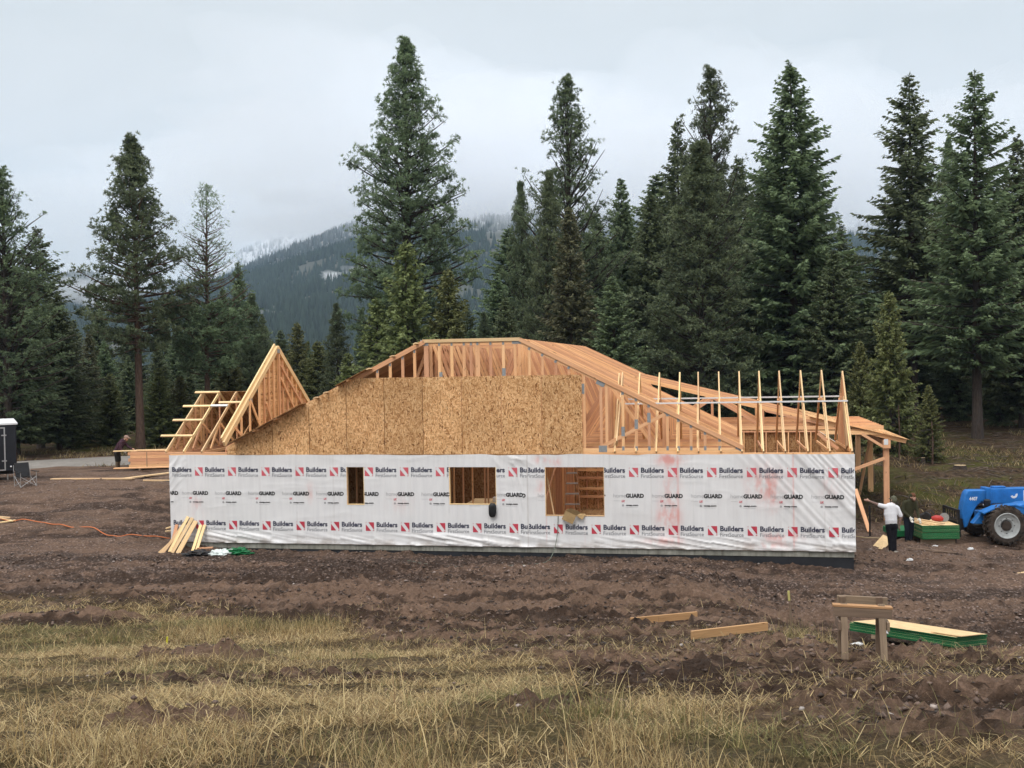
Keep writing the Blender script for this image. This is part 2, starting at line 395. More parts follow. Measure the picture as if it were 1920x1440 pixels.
def gravel_mask(x, y):
    front = 34.0 - 0.19 * (np.asarray(x, float) + 10.95)
    d = front - y
    a = sstep(0.0, 1.0, d + 1.0) * sstep(7.5, 2.0, d + (fbm(x * 0.3, y * 0.9, 3, 61) - 0.5) * 5)
    b = sstep(-9.0, -11.5, x) * sstep(25, 29, y) * sstep(56, 48, y) * 0.75
    c = sstep(9.0, 11.0, x) * sstep(21, 25, y) * sstep(44, 38, y) * 0.8
    return np.clip(np.maximum(np.maximum(a, b), c) * (0.45 + 0.9 * fbm(x * 0.6, y * 1.7, 3, 71)), 0, 1)
def ghit(px, py, y0=5.0, y1=60.0):
    '''where a sight line meets the ground'''
    d = ray(px, py); Y = np.arange(y0, y1, .04); P_ = np.outer(Y / d.y, np.array(d)); zz_ = base_z(P_[:, 0], P_[:, 1]) + fine_z(P_[:, 0], P_[:, 1])
    k_ = int(np.argmax(P_[:, 2] + CAM_Z < zz_)); return float(Y[k_])
def gz(x, y):
    return float(base_z(np.array([x]), np.array([y]))[0] + fine_z(np.array([x]), np.array([y]))[0])

def axis(segs):
    a = [segs[0][0]]
    for s0, s1, d0, d1 in segs:
        p = s0
        while p < s1 - 1e-6:
            t = (p - s0) / (s1 - s0); p = min(s1, p + d0 + (d1 - d0) * t); a.append(p)
    return np.array(sorted(set(np.round(a, 5))))
gx = axis([(-2500, -120, 400, 60), (-120, -40, 20, 3), (-40, -14, 2.0, 0.28), (-14, -7, 0.2, 0.07), (-7, 7, 0.07, 0.07), (7, 14, 0.07, 0.2), (14, 40, 0.28, 2.0), (40, 120, 3, 20), (120, 2500, 60, 400)])
gy = axis([(-60, 0, 12, 3), (0, 4.5, 1.0, 0.2), (4.5, 14, 0.05, 0.06), (14, 30, 0.065, 0.13), (30, 40, 0.14, 0.3), (40, 90, 0.3, 1.2), (90, 400, 2.5, 30), (400, 3500, 60, 500)])
GX, GY = np.meshgrid(gx, gy)
bx, by = GX.ravel(), GY.ravel()
bz = base_z(bx, by) + fine_z(bx, by)
far = sstep(120, 500, by); bz = bz * (1 - far) + far * (2.0)
nx, ny = len(gx), len(gy)
idx = np.arange(nx * ny).reshape(ny, nx)
gf = np.stack([idx[:-1, :-1], idx[:-1, 1:], idx[1:, 1:], idx[1:, :-1]], -1).reshape(-1, 4)
mudm = mud_mask(bx, by)
forest = np.maximum(sstep(37, 42, by - (fbm(bx * .2, by * .2, 2, 5) - .5) * 6) * sstep(9.5, 14.5, bx - (by - 40) * 0.12), sstep(58, 63, by))
masks = np.stack([1 - mudm, gravel_mask(bx, by), forest, np.ones_like(bx)], -1); wet_relief = wet_relief_tone(bx, by)

def groundmat():
    m, nt, b = mat('churned_site_ground'); a = attr(nt, 'mask')
    sp = nd(nt, 'ShaderNodeSeparateColor'); nt.links.new(a.outputs['Color'], sp.inputs[0])
    g = nd(nt, 'ShaderNodeTexCoord').outputs['Object']
    n1 = noise(nt, g, 0.75, 7, 0.66, 0.5, (0.45, 1.3, 1)); n2 = noise(nt, g, 5.0, 5, 0.65); n3 = noise(nt, g, 26.0, 3, 0.6)
    mud = ramp(nt, n1, [(0.34, (0.036, 0.0245, 0.019)), (0.5, (0.145, 0.092, 0.065)), (0.66, (0.260, 0.171, 0.122))])
    mud = mixc(nt, 0.5, mud, ramp(nt, n2, [(0.36, (0.032, 0.022, 0.0175)), (0.64, (0.260, 0.171, 0.122))]))
    n4 = noise(nt, g, 15.0, 6, 0.75, 0.6)
    mud = mixc(nt, 1.0, mud, ramp(nt, n4, [(0.36, (.28, .27, .26)), (0.50, (.9, .9, .9)), (0.66, (1.65, 1.62, 1.58))]), 'MULTIPLY')
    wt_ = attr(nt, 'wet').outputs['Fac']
    mud = mixc(nt, ramp(nt, wt_, [(0.25, (0, 0, 0)), (0.75, (.85, .85, .85))]), mixc(nt, .5, mud, (0.240, 0.155, 0.108)), (0.037, 0.0240, 0.0175))  # troughs dark and damp, crests pale: relief shading painted in with the wet
    # gravel: broken pinkish stone
    v = nd(nt, 'ShaderNodeTexVoronoi'); v.inputs['Scale'].default_value = 13.0; nt.links.new(g, v.inputs['Vector'])
    vs = nd(nt, 'ShaderNodeSeparateColor'); nt.links.new(v.outputs['Color'], vs.inputs[0])
    grv = ramp(nt, vs.outputs[0], [(0.0, (0.11, 0.075, 0.061)), (0.5, (0.27, 0.195, 0.162)), (0.9, (0.38, 0.29, 0.25)), (1.0, (0.46, 0.38, 0.34))])
    grv = mixc(nt, ramp(nt, v.outputs['Distance'], [(0.30, (0, 0, 0)), (0.55, (1, 1, 1))]), grv, (0.06, 0.045, 0.04))
    straw = ramp(nt, n3, [(0.32, (0.020, 0.014, 0.009)), (0.5, (0.095, 0.066, 0.033)), (0.72, (0.26, 0.19, 0.09))])
    straw = mixc(nt, ramp(nt, n1, [(0.45, (0, 0, 0)), (0.7, (0.55, 0.55, 0.55))]), straw, (0.085, 0.095, 0.030))
    duff = ramp(nt, n2, [(0.34, (0.016, 0.010, 0.007)), (0.52, (0.070, 0.045, 0.028)), (0.72, (0.15, 0.105, 0.065))])
    moss = ramp(nt, noise(nt, g, 0.33, 5, 0.65), [(0.47, (0, 0, 0)), (0.62, (0.8, 0.8, 0.8))])
    duff = mixc(nt, moss, duff, (0.075, 0.080, 0.018))
    gfac = nd(nt, 'ShaderNodeMath', operation='MULTIPLY'); nt.links.new(sp.outputs[1], gfac.inputs[0])
    nt.links.new(ramp(nt, n2, [(0.38, (0.05, 0.05, 0.05)), (0.62, (.75, .75, .75))]), gfac.inputs[1])
    c = mixc(nt, gfac.outputs[0], mud, grv)
    sf = nd(nt, 'ShaderNodeMath', operation='MULTIPLY'); nt.links.new(sp.outputs[0], sf.inputs[0]); sf.inputs[1].default_value = 0.85
    c = mixc(nt, sf.outputs[0], c, straw); c = mixc(nt, sp.outputs[2], c, duff)
    nt.links.new(c, b.inputs['Base Color'])
    wet = noise(nt, g, 0.8, 4, 0.6, 0, (0.4, 1.2, 1))
    rr = ramp(nt, wet, [(0.36, (0.50, 0.50, 0.50)), (0.50, (0.95, 0.95, 0.95))])
    nt.links.new(rr, b.inputs['Roughness']); b.inputs['Specular IOR Level'].default_value = 0.10
    h = mixc(nt, 0.55, mixc(nt, 0.5, n2, n3), n4); bump(nt, b, h, 1.0, 0.14)
    return m
M['ground'] = groundmat()
me = mesh_np('ground', np.stack([bx, by, bz], -1), gf, True, {'mask': ('FLOAT_COLOR', masks), 'wet': ('FLOAT', wet_relief)})
tag(link('ground', me, M['ground']), kind='structure')

# gravel road curving behind the site on the left
def road():
    cl = [(-70, 47.0), (-45, 48.5), (-30, 51.0), (-22, 55), (-14, 58.5), (-4, 60.5), (10, 61.5)]
    vs, fs = [], []; k = 9
    P = []
    for i in range(len(cl) - 1):
        for j in range(8):
            t = j / 8; a, b_ = cl[i], cl[i + 1]; P.append((a[0] + (b_[0] - a[0]) * t, a[1] + (b_[1] - a[1]) * t))
    P.append(cl[-1]); P = np.array(P); P[1:-1] = (P[:-2] + P[1:-1] * 2 + P[2:]) / 4
    for i, p in enumerate(P):
        d = P[min(i + 1, len(P) - 1)] - P[max(i - 1, 0)]; d = d / np.linalg.norm(d); n_ = np.array([-d[1], d[0]])
        for j in range(k):
            w = (j / (k - 1) - 0.5) * 6.4; q = p + n_ * w
            z = float(base_z(np.array([q[0]]), np.array([q[1]]))[0]); edge = abs(w) / 3.2
            vs.append((q[0], q[1], z + 0.16 * (1 - edge ** 4) - 0.06 + 0.02 * math.sin(w * 3 + i * .3)))
    for i in range(len(P) - 1):
        for j in range(k - 1): fs.append((i * k + j, i * k + j + 1, (i + 1) * k + j + 1, (i + 1) * k + j))
    m, nt, b = mat('gravel_road'); g = nd(nt, 'ShaderNodeTexCoord').outputs['Object']
    n2 = noise(nt, g, 3.0, 6, 0.7); n1 = noise(nt, g, 0.35, 3, 0.5)
    c = mixc(nt, 0.5, ramp(nt, n1, [(0.3, (0.16, 0.145, 0.13)), (0.7, (0.25, 0.23, 0.205))]), ramp(nt, n2, [(0.3, (0.12, 0.105, 0.095)), (0.7, (0.31, 0.285, 0.25))]))
    nt.links.new(c, b.inputs['Base Color']); b.inputs['Roughness'].default_value = 0.9; bump(nt, b, n2, .5, .03)
    tag(link('gravel_road', mesh_np('gravel_road', vs, fs, True), m), kind='structure')
road()

# ------------------------------------------------------------------ loose stones, clods, straw, grass (uncountable)
ICO_V = []; _p = (1 + 5 ** .5) / 2
for a in (-1, 1):
    for b_ in (-_p, _p): ICO_V += [(0, a, b_), (a, b_, 0), (b_, 0, a)]
bm = bmesh.new(); bmesh.ops.create_icosphere(bm, subdivisions=1, radius=1.0)
ICO_V = np.array([v.co[:] for v in bm.verts]); ICO_F = np.array([[v.index for v in f.verts] for f in bm.faces]); bm.free()
OCT_V = np.array([(1, 0, 0), (0, 1, 0), (-1, 0, 0), (0, -1, 0), (.2, .1, 1), (0, 0, -1.)]); OCT_F = np.array([(0, 1, 4), (1, 2, 4), (2, 3, 4), (3, 0, 4), (1, 0, 5), (2, 1, 5), (3, 2, 5), (0, 3, 5)])
def scatter_blobs(name, pos, size, flatn, colset, label, cat, rough=0.8):
    big = len(pos) < 1000; SV, SF = (ICO_V, ICO_F) if big else (OCT_V, OCT_F)
    n = len(pos); k = len(SV)
    v = np.repeat(SV[None], n, 0) * (0.5 + 0.9 * RNG.random((n, k, 1)))
    sc = size[:, None] * (0.7 + 0.6 * RNG.random((n, 3))); sc[:, 2] *= flatn
    v = v * sc[:, None, :]
    a = RNG.random(n) * 6.283; ca, sa = np.cos(a)[:, None], np.sin(a)[:, None]
    x = v[..., 0] * ca - v[..., 1] * sa; y = v[..., 0] * sa + v[..., 1] * ca
    v = np.stack([x, y, v[..., 2]], -1) + pos[:, None, :]
    f = (SF[None] + (np.arange(n) * k)[:, None, None]).reshape(-1, 3)
    cs = np.array(colset)[RNG.integers(0, len(colset), n)] * (0.75 + 0.5 * RNG.random((n, 1)))
    col = np.repeat(np.concatenate([cs, np.ones((n, 1))], 1)[:, None], k, 1).reshape(-1, 4)
    m, nt, b = mat(name); a_ = attr(nt, 'col')
    g = nd(nt, 'ShaderNodeTexCoord').outputs['Object']; nn = noise(nt, g, 40, 3, .6)
    nt.links.new(mixc(nt, 1.0, a_.outputs['Color'], ramp(nt, nn, [(0.3, (.75, .75, .75)), (.7, (1.15, 1.15, 1.15))]), 'MULTIPLY'), b.inputs['Base Color'])
    b.inputs['Roughness'].default_value = rough; b.inputs['Specular IOR Level'].default_value = 0.3
    o = link(name, mesh_np(name, v.reshape(-1, 3), f, False, {'col': ('FLOAT_COLOR', col)}), m)
    tag(o, label, cat, kind='stuff'); return o
def pts(n, x0, x1, y0, y1, keep):
    out_ = []; tot = 0
    while tot < n:
        x = RNG.uniform(x0, x1, n * 2); y = RNG.uniform(y0, y1, n * 2); k_ = RNG.random(n * 2) < keep(x, y)
        # keep to what a viewer near the camera could see
        k_ &= np.abs(x) < 3.0 + y * 0.60
        out_.append(np.stack([x[k_], y[k_]], -1)); tot += k_.sum()
    p = np.concatenate(out_)[:n]
    return p
def on_ground(p, dz=0.0):
    z = base_z(p[:, 0], p[:, 1]) + fine_z(p[:, 0], p[:, 1]) + dz
    return np.concatenate([p, z[:, None]], 1)
def outside_house(x, y):
    s = (x + 10.95) * .9823 - (y - 34) * .1862; t = (x + 10.95) * .1862 + (y - 34) * .9823
    return ~((s > -0.1) & (s < 21.0) & (t > -0.12) & (t < 19))
p = pts(11000, -26, 24, 18, 46, lambda x, y: gravel_mask(x, y) * outside_house(x, y) * (y < 46))
scatter_blobs('gravel', on_ground(p, 0.0), 0.012 + 0.045 * RNG.random(len(p)) ** 4, 0.5, [(.24, .175, .15), (.18, .125, .105), (.28, .21, .18), (.14, .095, .077), (.19, .13, .105), (.31, .25, .22)], 'broken pinkish gravel strewn round the foundation', 'gravel')
p = pts(34000, -16, 16, 6.0, 33, lambda x, y: mud_mask(x, y) * sstep(.36, .60, fbm(x * .6, y * 1.4, 4, 91)) * outside_house(x, y) * np.clip(13 / np.maximum(y, 5), .35, 1))
scatter_blobs('mud_clods', on_ground(p, 0.004), (0.008 + 0.045 * RNG.random(len(p)) ** 4) * (.75 + .02 * p[:, 1]), 0.62, [(.13, .088, .067), (.055, .037, .028), (.19, .132, .102), (.09, .060, .046), (.036, .025, .019)], 'dark wet clods of churned earth in front of the house', 'clods', 0.6)
p = pts(200, -14, 15, 7, 34, lambda x, y: (0.1 + mud_mask(x, y)) * outside_house(x, y))
scatter_blobs('pale_stones', on_ground(p, 0.008), 0.015 + 0.028 * RNG.random(len(p)) ** 2, 0.6, [(.36, .31, .28), (.42, .37, .34), (.30, .25, .22)], 'pale stones scattered over the mud', 'stones')

def blades(name, pos, hgt, lean, width, cols, seg, label, cat, bend=1.0):
    """grass blades: tapering bent strips, one mesh"""
    n = len(pos); az = RNG.random(n) * 6.283
    d = np.stack([np.cos(az), np.sin(az)], -1)
    fa = RNG.random(n) * 6.283; w = np.stack([np.cos(fa), np.sin(fa), np.zeros(n)], -1) * width[:, None]
    rows = []
    for i in range(seg + 1):
        t = i / seg
        ang = lean * (0.35 + 0.65 * t * bend)
        r_ = hgt * t * np.sin(ang); z_ = hgt * t * np.cos(ang)
        c = pos + np.stack([d[:, 0] * r_, d[:, 1] * r_, z_], -1)
        ww = w * (1 - t) ** 0.7 if i < seg else w * 0.06
        rows += [c - ww, c + ww]
    v = np.stack(rows, 1); k = v.shape[1]
    f1 = np.array([[2 * i, 2 * i + 1, 2 * i + 3, 2 * i + 2] for i in range(seg)])
    f = (f1[None] + (np.arange(n) * k)[:, None, None]).reshape(-1, 4)
    col = np.repeat(np.concatenate([cols, np.ones((n, 1))], 1)[:, None], k, 1).reshape(-1, 4)
    m = GRASS
    o = link(name, mesh_np(name, v.reshape(-1, 3), f, True, {'col': ('FLOAT_COLOR', col)}), m)
    tag(o, label, cat, kind='stuff'); return o
def grassmat():
    m, nt, b = mat('dry_grass'); a_ = attr(nt, 'col'); o_ = nt.nodes['Material Output']
    nt.links.new(a_.outputs['Color'], b.inputs['Base Color']); b.inputs['Roughness'].default_value = 0.6; b.inputs['Specular IOR Level'].default_value = 0.25
    t = nd(nt, 'ShaderNodeBsdfTranslucent'); nt.links.new(a_.outputs['Color'], t.inputs['Color'])
    mx = nd(nt, 'ShaderNodeMixShader'); mx.inputs[0].default_value = 0.3
    nt.links.new(b.outputs[0], mx.inputs[1]); nt.links.new(t.outputs[0], mx.inputs[2]); nt.links.new(mx.outputs[0], o_.inputs['Surface'])
    return m
GRASS = grassmat()
STRAW = np.array([(.54, .41, .20), (.44, .31, .14), (.62, .49, .26), (.30, .20, .095), (.56, .44, .23), (.21, .135, .07)])
GREEN = np.array([(.17, .165, .06), (.22, .20, .08), (.13, .13, .05), (.27, .235, .10)])
def gcols(p, green_bias=0.0):
    n = len(p); g_ = fbm(p[:, 0] * 0.55, p[:, 1] * 0.8, 3, 111)
    isg = RNG.random(n) < np.clip((g_ - 0.55) * 4.0 + green_bias, 0.02, 0.7)
    c = np.where(isg[:, None], GREEN[RNG.integers(0, 4, n)], STRAW[RNG.integers(0, 6, n)])
    return np.clip(c * (0.6 + 0.6 * RNG.random((n, 1))), 0, 0.8)
def meadow(x, y): return np.clip((1 - mud_mask(x, y)), 0, 1)
def thin(y): return np.clip(9.0 / np.maximum(y, 4.5), 0.25, 1) ** 0.8
# matted lying straw, thick and thin in drifts
p = pts(66000, -15, 14, 4.2, 26, lambda x, y: (0.05 * (y < 19) + meadow(x, y)) * thin(y) * (0.025 + 0.975 * sstep(.48, .60, fbm(x * 1.0, y * 1.9, 5, 131, .62))))
n = len(p); blades('matted_grass', on_ground(p, 0.010), (0.10 + 0.20 * RNG.random(n)) * (.8 + .02 * p[:, 1]), 1.28 + 0.26 * RNG.random(n), (0.0017 + 0.0020 * RNG.random(n)) * (0.6 + p[:, 1] * 0.065), gcols(p, -0.10), 2, 'flattened yellow straw covering the meadow slope', 'grass', 1.0)
# upright tufts: separate clumps, thickest right before the camera
def tuft(x, y):
    near = sstep(8.2, 6.0, y + (fbm(x * .9, y * .6, 3, 141) - .5) * 4 + np.where(x < -1.6, 1.0, 0)) * np.where(x > 1.3, .14, 1.0)
    band = np.exp(-(((y - 20.6 - 0.10 * (x + 6)) / 0.7) ** 2)) * sstep(-8.6, -7.2, x) * sstep(-2.8, -4.0, x) * 1.4
    b2 = np.exp(-((x - 5.3) / .5) ** 2 - ((y - 19.6) / .7) ** 2) * 1.0
    clump = (fbm(x * 1.6, y * 1.6, 2, 151) > .66) * 0.12
    return np.clip(np.maximum(near, band) * (.06 + .94 * sstep(.46, .58, fbm(x * 1.9, y * 1.9, 3, 161))) + clump, 0, 1) * np.clip(meadow(x, y) + .03, 0, 1) + b2
p = pts(24000, -13, 13, 4.2, 24, lambda x, y: tuft(x, y) * thin(y))
n = len(p); hcl = fbm(p[:, 0] * 1.1, p[:, 1] * 1.1, 2, 171)
blades('standing_grass', on_ground(p, -0.01), (0.06 + 0.20 * RNG.random(n) ** 1.4) * (1 + 0.75 * (p[:, 1] > 16)) * (0.5 + 1.0 * hcl), 0.15 + 0.95 * RNG.random(n), (0.0017 + 0.0018 * RNG.random(n)) * (0.6 + p[:, 1] * .055), gcols(p, 0.10), 3, 'standing tufts of green and straw coloured grass in the foreground', 'grass')
# tall seed stalks
p = pts(650, -13, 13, 4.8, 24, lambda x, y: (tuft(x, y) + 0.05) * np.clip(meadow(x, y) + 0.10, 0, 1))
n = len(p); cs = STRAW[RNG.integers(0, 6, n)] * (0.9 + 0.4 * RNG.random((n, 1)))
blades('seed_stalks', on_ground(p, -0.01), 0.20 + 0.32 * RNG.random(n), 0.05 + 0.6 * RNG.random(n), 0.0030 + 0.0022 * RNG.random(n), cs, 4, 'tall dry seed stalks sticking out of the grass', 'grass', 1.1)
# sparse straw on the mud
p = pts(12000, -13, 14, 6, 26, lambda x, y: mud_mask(x, y) * (fbm(x * .7, y * 1.6, 3, 181) > .5) * np.clip((24 - y) / 8, 0, 1))
n = len(p); blades('straw_litter', on_ground(p, 0.014), 0.1 + 0.2 * RNG.random(n), 1.25 + 0.3 * RNG.random(n), 0.003 + 0.003 * RNG.random(n), np.clip(gcols(p, -.2) * 0.7, 0, .6), 2, 'loose straw trodden into the mud', 'straw', 1.0)
# forest-edge weeds along the road and on the right bank
p = np.concatenate([pts(5000, -34, -6, 52, 64, lambda x, y: 0.6 * (fbm(x * .5, y * .5, 2, 191) > .5) * (np.abs(y - np.interp(x, [-45, -30, -22, -14, -4], [48.5, 51, 55, 58.5, 60.5])) > 3.3)),
                    pts(7000, 12, 34, 38, 66, lambda x, y: 0.8 * (fbm(x * .35, y * .35, 3, 201) > .52))])
n = len(p); blades('bank_weeds', on_ground(p, 0.0), 0.12 + 0.3 * RNG.random(n), 0.4 + 0.9 * RNG.random(n), 0.012 + 0.012 * RNG.random(n), np.clip(gcols(p, .35) * .55, 0, .5), 2, 'dull weeds and moss on the forest edge behind the site', 'weeds')

def sticks(name, n, x0, x1, y0, y1, label):
    p = pts(n, x0, x1, y0, y1, lambda x, y: sstep(37.5, 41, y) * (fbm(x * .4, y * .4, 3, 221) > .42)); p = on_ground(p, .04); mb = MB()
    for q in p:
        a = RNG.random() * 6.28; l = .3 + 1.1 * RNG.random() ** 2; e = RNG.normal(0, .18); r_ = .010 + .016 * RNG.random()
        d = Vector((math.cos(a), math.sin(a), e)) * l; mb.tube([Vector(q) - d * .5, Vector(q) + Vector((0, 0, .03)), Vector(q) + d * .5], [r_, r_ * .8, r_ * .3], 4, cap=False)
    o = mb.build(name, simple('dead_wood', (.10, .075, .058), .9, 0, .5, 3)); tag(o, label, 'brush', kind='stuff')
sticks('bank_brush', 900, 11, 36, 38, 62, 'dead sticks and slash strewn over the right bank')
# ------------------------------------------------------------------ the house under construction
# house coordinates: x along the front wall (left to right), y back into the house, z up
HL = Vector((-10.95, 34.0, 0)); HA = math.atan2(30.1 - 34.0, 9.62 + 10.95); HW = 20.94
WT, WB = 3.07, 0.315                       # top and bottom of the wrapped wall
house = empty('house_under_construction', HL, HA)
tag(house, 'half-built timber house with printed white wrap and open roof trusses', 'house')
HM = Matrix.Translation(HL) @ Matrix.Rotation(HA, 4, 'Z')
def hw(s, t, z): return HM @ Vector((s, t, z))
WIN = [(5.90, 6.46, 1.54, 2.69), (9.16, 10.61, 1.57, 2.70), (12.10, 13.86, 1.25, 2.70)]

MB().box(0.03, HW - 0.03, 0.03, 0.2, -1.2, 0.135).build('foundation_coating', M['tar'], house)
for i in range(17):     # form panels leave separate cast faces
    a = 0.01 + i * (HW - 0.02) / 17; b_ = 0.01 + (i + 1) * (HW - 0.02) / 17
    MB().box(a + 0.004, b_ - 0.004, 0.005 + 0.004 * (i % 2), 0.2, 0.138, 0.298).build('foundation_panel', M['concrete'], house)
MB().box(0.03, 0.2, 0.21, 18.3, -1.2, 0.297).box(HW - 0.2, HW - 0.03, 0.21, 18.3, -1.2, 0.297).box(0.21, HW - 0.21, 18.1, 18.3, -1.2, 0.297).build('foundation_wall', M['concrete'], house)
MB().box(0.22, HW - 0.22, 0.21, 18.0, 0.18, 0.31).build('floor_deck', M['osb_shaded'], house)

# sheathing of the front wall, panel by panel round the openings
def sheath(s0, s1, z0, z1):
    MB().box(s0 + .002, s1 - .002, 0.0, 0.012, z0, z1).build('wall_sheathing', M['osb'], house)
s = 0.0
edges = [0.0] + [e_ for w in WIN for e_ in (w[0], w[1])] + [HW]
for k in range(0, len(edges), 2): sheath(edges[k], edges[k + 1], 0.3, WT - .01)
for w in WIN: sheath(w[0], w[1], 0.3, w[2]); sheath(w[0], w[1], w[3], WT - .01)
for (a, b_, z0, z1) in WIN:
    for q in (MB().beam((a - .019, .085, z0), (a - .019, .085, z1), .14, .038, (1, 0, 0)), MB().beam((b_ + .019, .085, z0), (b_ + .019, .085, z1), .14, .038, (1, 0, 0)),
              MB().beam((a, .085, z0 - .012), (b_, .085, z0 - .012), .14, .038), MB().beam((a, .085, z1 + .012), (b_, .085, z1 + .012), .14, .038)):
        q.build('window_framing', M['pale'], house)
    for q in (MB().box(a - .001, a + .022, -.028, .01, z0, z1), MB().box(a, b_, -.03, .01, z0 - .004, z0 + .018), MB().box(b_ - .016, b_ + .001, -.026, .01, z0 + .02, z1)):
        q.build('opening_edge', M['pale'], house)
x = 0.2
while x < HW:      # wall studs
    if not any(w[0] - .06 < x < w[1] + .06 for w in WIN): MB().beam((x, .085, .35), (x, .085, WT - .02), .14, .038, (1, 0, 0)).build('wall_stud', M['fir'], house)
    x += 0.406
MB().box(0, HW, .013, .153, WT - .0, WT + .038).build('top_plate', M['fir'], house)
MB().box(0, 0.012, .16, 18.2, .3, WT).build('side_sheathing', M['osb'], house)
MB().box(HW - .012, HW, .16, 18.2, .3, WT).build('side_sheathing', M['osb'], house)
MB().box(0.02, HW - .02, 9.81, 9.83, .3, WT).build('cross_wall_sheathing', M['osb_shaded'], house)
x = 0.3
while x < HW - .1:
    MB().beam((x, 9.73, .35), (x, 9.73, WT), .14, .038, (1, 0, 0)).build('cross_wall_stud', M['fir'], house); x += 0.406
MB().box(0.02, HW - .02, 9.66, 9.80, WT + .002, WT + .04).build('cross_wall_plate', M['fir'], house)
MB().box(0.02, HW - .02, 18.2, 18.22, .3, WT).build('rear_sheathing', M['osb_shaded'], house)

# ---- house wrap with real wrinkles
SEAMS = [1.22 * k_ + .6 for k_ in range(17)]
def wrap_d(s, z):
    """how far the sheet stands off the wall"""
    s = np.asarray(s, float); z = np.asarray(z, float)
    d = 0.0025 * (fbm(s * 1.2, z * 1.2, 3, 301))
    def ridg(a, b, sd): return (1 - np.abs(fbm(a, b, 3, sd) * 2 - 1)) ** 3
    low = sstep(0.80, 0.50, z) * sstep(0.0, 0.9, s)
    d = d + 0.055 * low * ridg(s * 0.55 + z * 1.2, (z + 0.16 * (s % 1.13)) * 6.5, 311) * (0.35 + fbm(s * .7, z * .2, 2, 315))
    d = d + 0.016 * sstep(0.46, 0.33, z)
    rc = sstep(18.2, 20.4, s + (z - 1.7) * 0.75)
    d = d + 0.055 * rc * ridg((s - z * -0.9) * 3.1, (s + z) * 0.5, 321)
    lc = sstep(0.9, 0.1, s + np.abs(z - 2.7) * 0.35)
    d = d + 0.035 * lc * ridg((s - z * .9) * 3.4, (s + z) * .7, 331)
    mid = np.exp(-((s - 11.35) / 0.28) ** 2)
    d = d + 0.030 * mid * ridg((s + z * .18) * 5.5, z * 0.7, 341)
    tw = np.exp(-((s - 11.2) / 0.6) ** 2) * sstep(2.55, 2.85, z)
    d = d + 0.05 * tw * ridg((s + z * 1.2) * 2.4, (s - z) * .8, 351)
    all_ = ridg(s * .45 + z * .35, z * 2.6 - s * .12, 371) * sstep(.5, .62, fbm(s * .35, z * .9, 3, 381))
    d = d + 0.009 * all_
    for c in SEAMS: d = d + .004 * np.exp(-((s - c) / .018) ** 2)
    return d
def snap(vals, marks):
    vals = list(vals)
    for m_ in marks:
        j = int(np.argmin([abs(v - m_) for v in vals])); vals[j] = m_
    return np.array(vals)
ss = snap(np.linspace(0, HW, 640), [e_ for w in WIN for e_ in w[:2]])
zz = snap(np.linspace(WB, WT + .005, 92), [e_ for w in WIN for e_ in w[2:]])
S_, Z_ = np.meshgrid(ss, zz); D_ = wrap_d(S_, Z_)
xo = np.where(S_ >= HW - 1e-6, 0.02, np.where(S_ <= 1e-6, -0.02, 0))
topw = np.where(Z_ >= WT, (fbm(S_ * 1.3, S_ * 0, 3, 361) - .5) * 0.05, 0)
V_ = np.stack([S_ + xo, -0.018 - D_, Z_ + topw], -1).reshape(-1, 3)
ix_ = np.arange(len(ss) * len(zz)).reshape(len(zz), len(ss)); cs_, cz_ = (ss[:-1] + ss[1:]) / 2, (zz[:-1] + zz[1:]) / 2
keep = np.ones((len(zz) - 1, len(ss) - 1), bool)
for a, b_, z0, z1 in WIN: keep &= ~((cs_[None] > a) & (cs_[None] < b_) & (cz_[:, None] > z0) & (cz_[:, None] < z1))
F_ = np.stack([ix_[:-1, :-1], ix_[:-1, 1:], ix_[1:, 1:], ix_[1:, :-1]], -1)[keep]
def stain(s, z):
    t = 0.15 * 0
    def spot(cs, cz, rs, rz, k, sd):
        d = ((s - cs) / rs) ** 2 + ((z - cz) / rz) ** 2
        return k * np.exp(-d) * np.clip(fbm(s * 7, z * 3.2, 5, sd, .62) * 3.2 - 1.05, 0, 1.2)
    t = spot(15.78, 2.93, .36, .16, .95, 401) + spot(15.72, 1.25, .30, .42, .9, 402) + spot(15.78, 1.9, .26, .9, .45, 403) + spot(15.6, .55, .5, .1, .6, 404)
    t = t + spot(18.5, 2.2, .45, .5, .6, 405) + spot(18.7, 1.95, .16, .5, .55, 406) + spot(18.9, .70, .55, .12, .7, 407) + spot(18.6, .48, .5, .10, .5, 408)
    t = t + spot(12.0, 2.92, .22, .12, .55, 409) + spot(12.4, 2.85, .2, .16, .6, 410) + spot(11.9, 2.15, .16, .2, .5, 411) + spot(4.7, 1.9, .16, .25, .45, 412) + spot(0.9, 1.4, .18, .5, .28, 413) + spot(20.3, 2.2, .3, .4, .25, 414) + spot(7.6, 1.6, .4, .3, .16, 415)
    ln = lambda c, w, k, z0, z1: k * np.exp(-((s - c) / w) ** 2) * sstep(z0, z0 + .2, z) * sstep(z1, z1 - .1, z)
    t = t + ln(16.01, .022, .6, .35, 3.1) + ln(19.27, .022, .5, .3, 3.1) + ln(12.12, .014, .35, .4, 1.3) + ln(13.27, .012, .1, .3, 3.1)
    return np.clip(t * .72, 0, .62)
def dirt(s, z):
    t = sstep(.62, .33, z) * np.clip(fbm(s * 2.5, z * 5, 5, 451, .62) * 2.4 - .85, 0, 1) * .75
    t = t + .05 * np.clip(fbm(s * 9, z * .8, 3, 455) * 2 - .8, 0, 1) + .07 * sstep(.5, .75, fbm(s * .6, z * .9, 4, 457))
    for c in SEAMS: t = t + .16 * np.exp(-((s - c) / .014) ** 2) * (fbm(z * 1.2, z * 0 + c, 2, 461) > .38)
    t = t + .45 * np.exp(-((s - 11.575) / .012) ** 2)
    return np.clip(t, 0, .7)
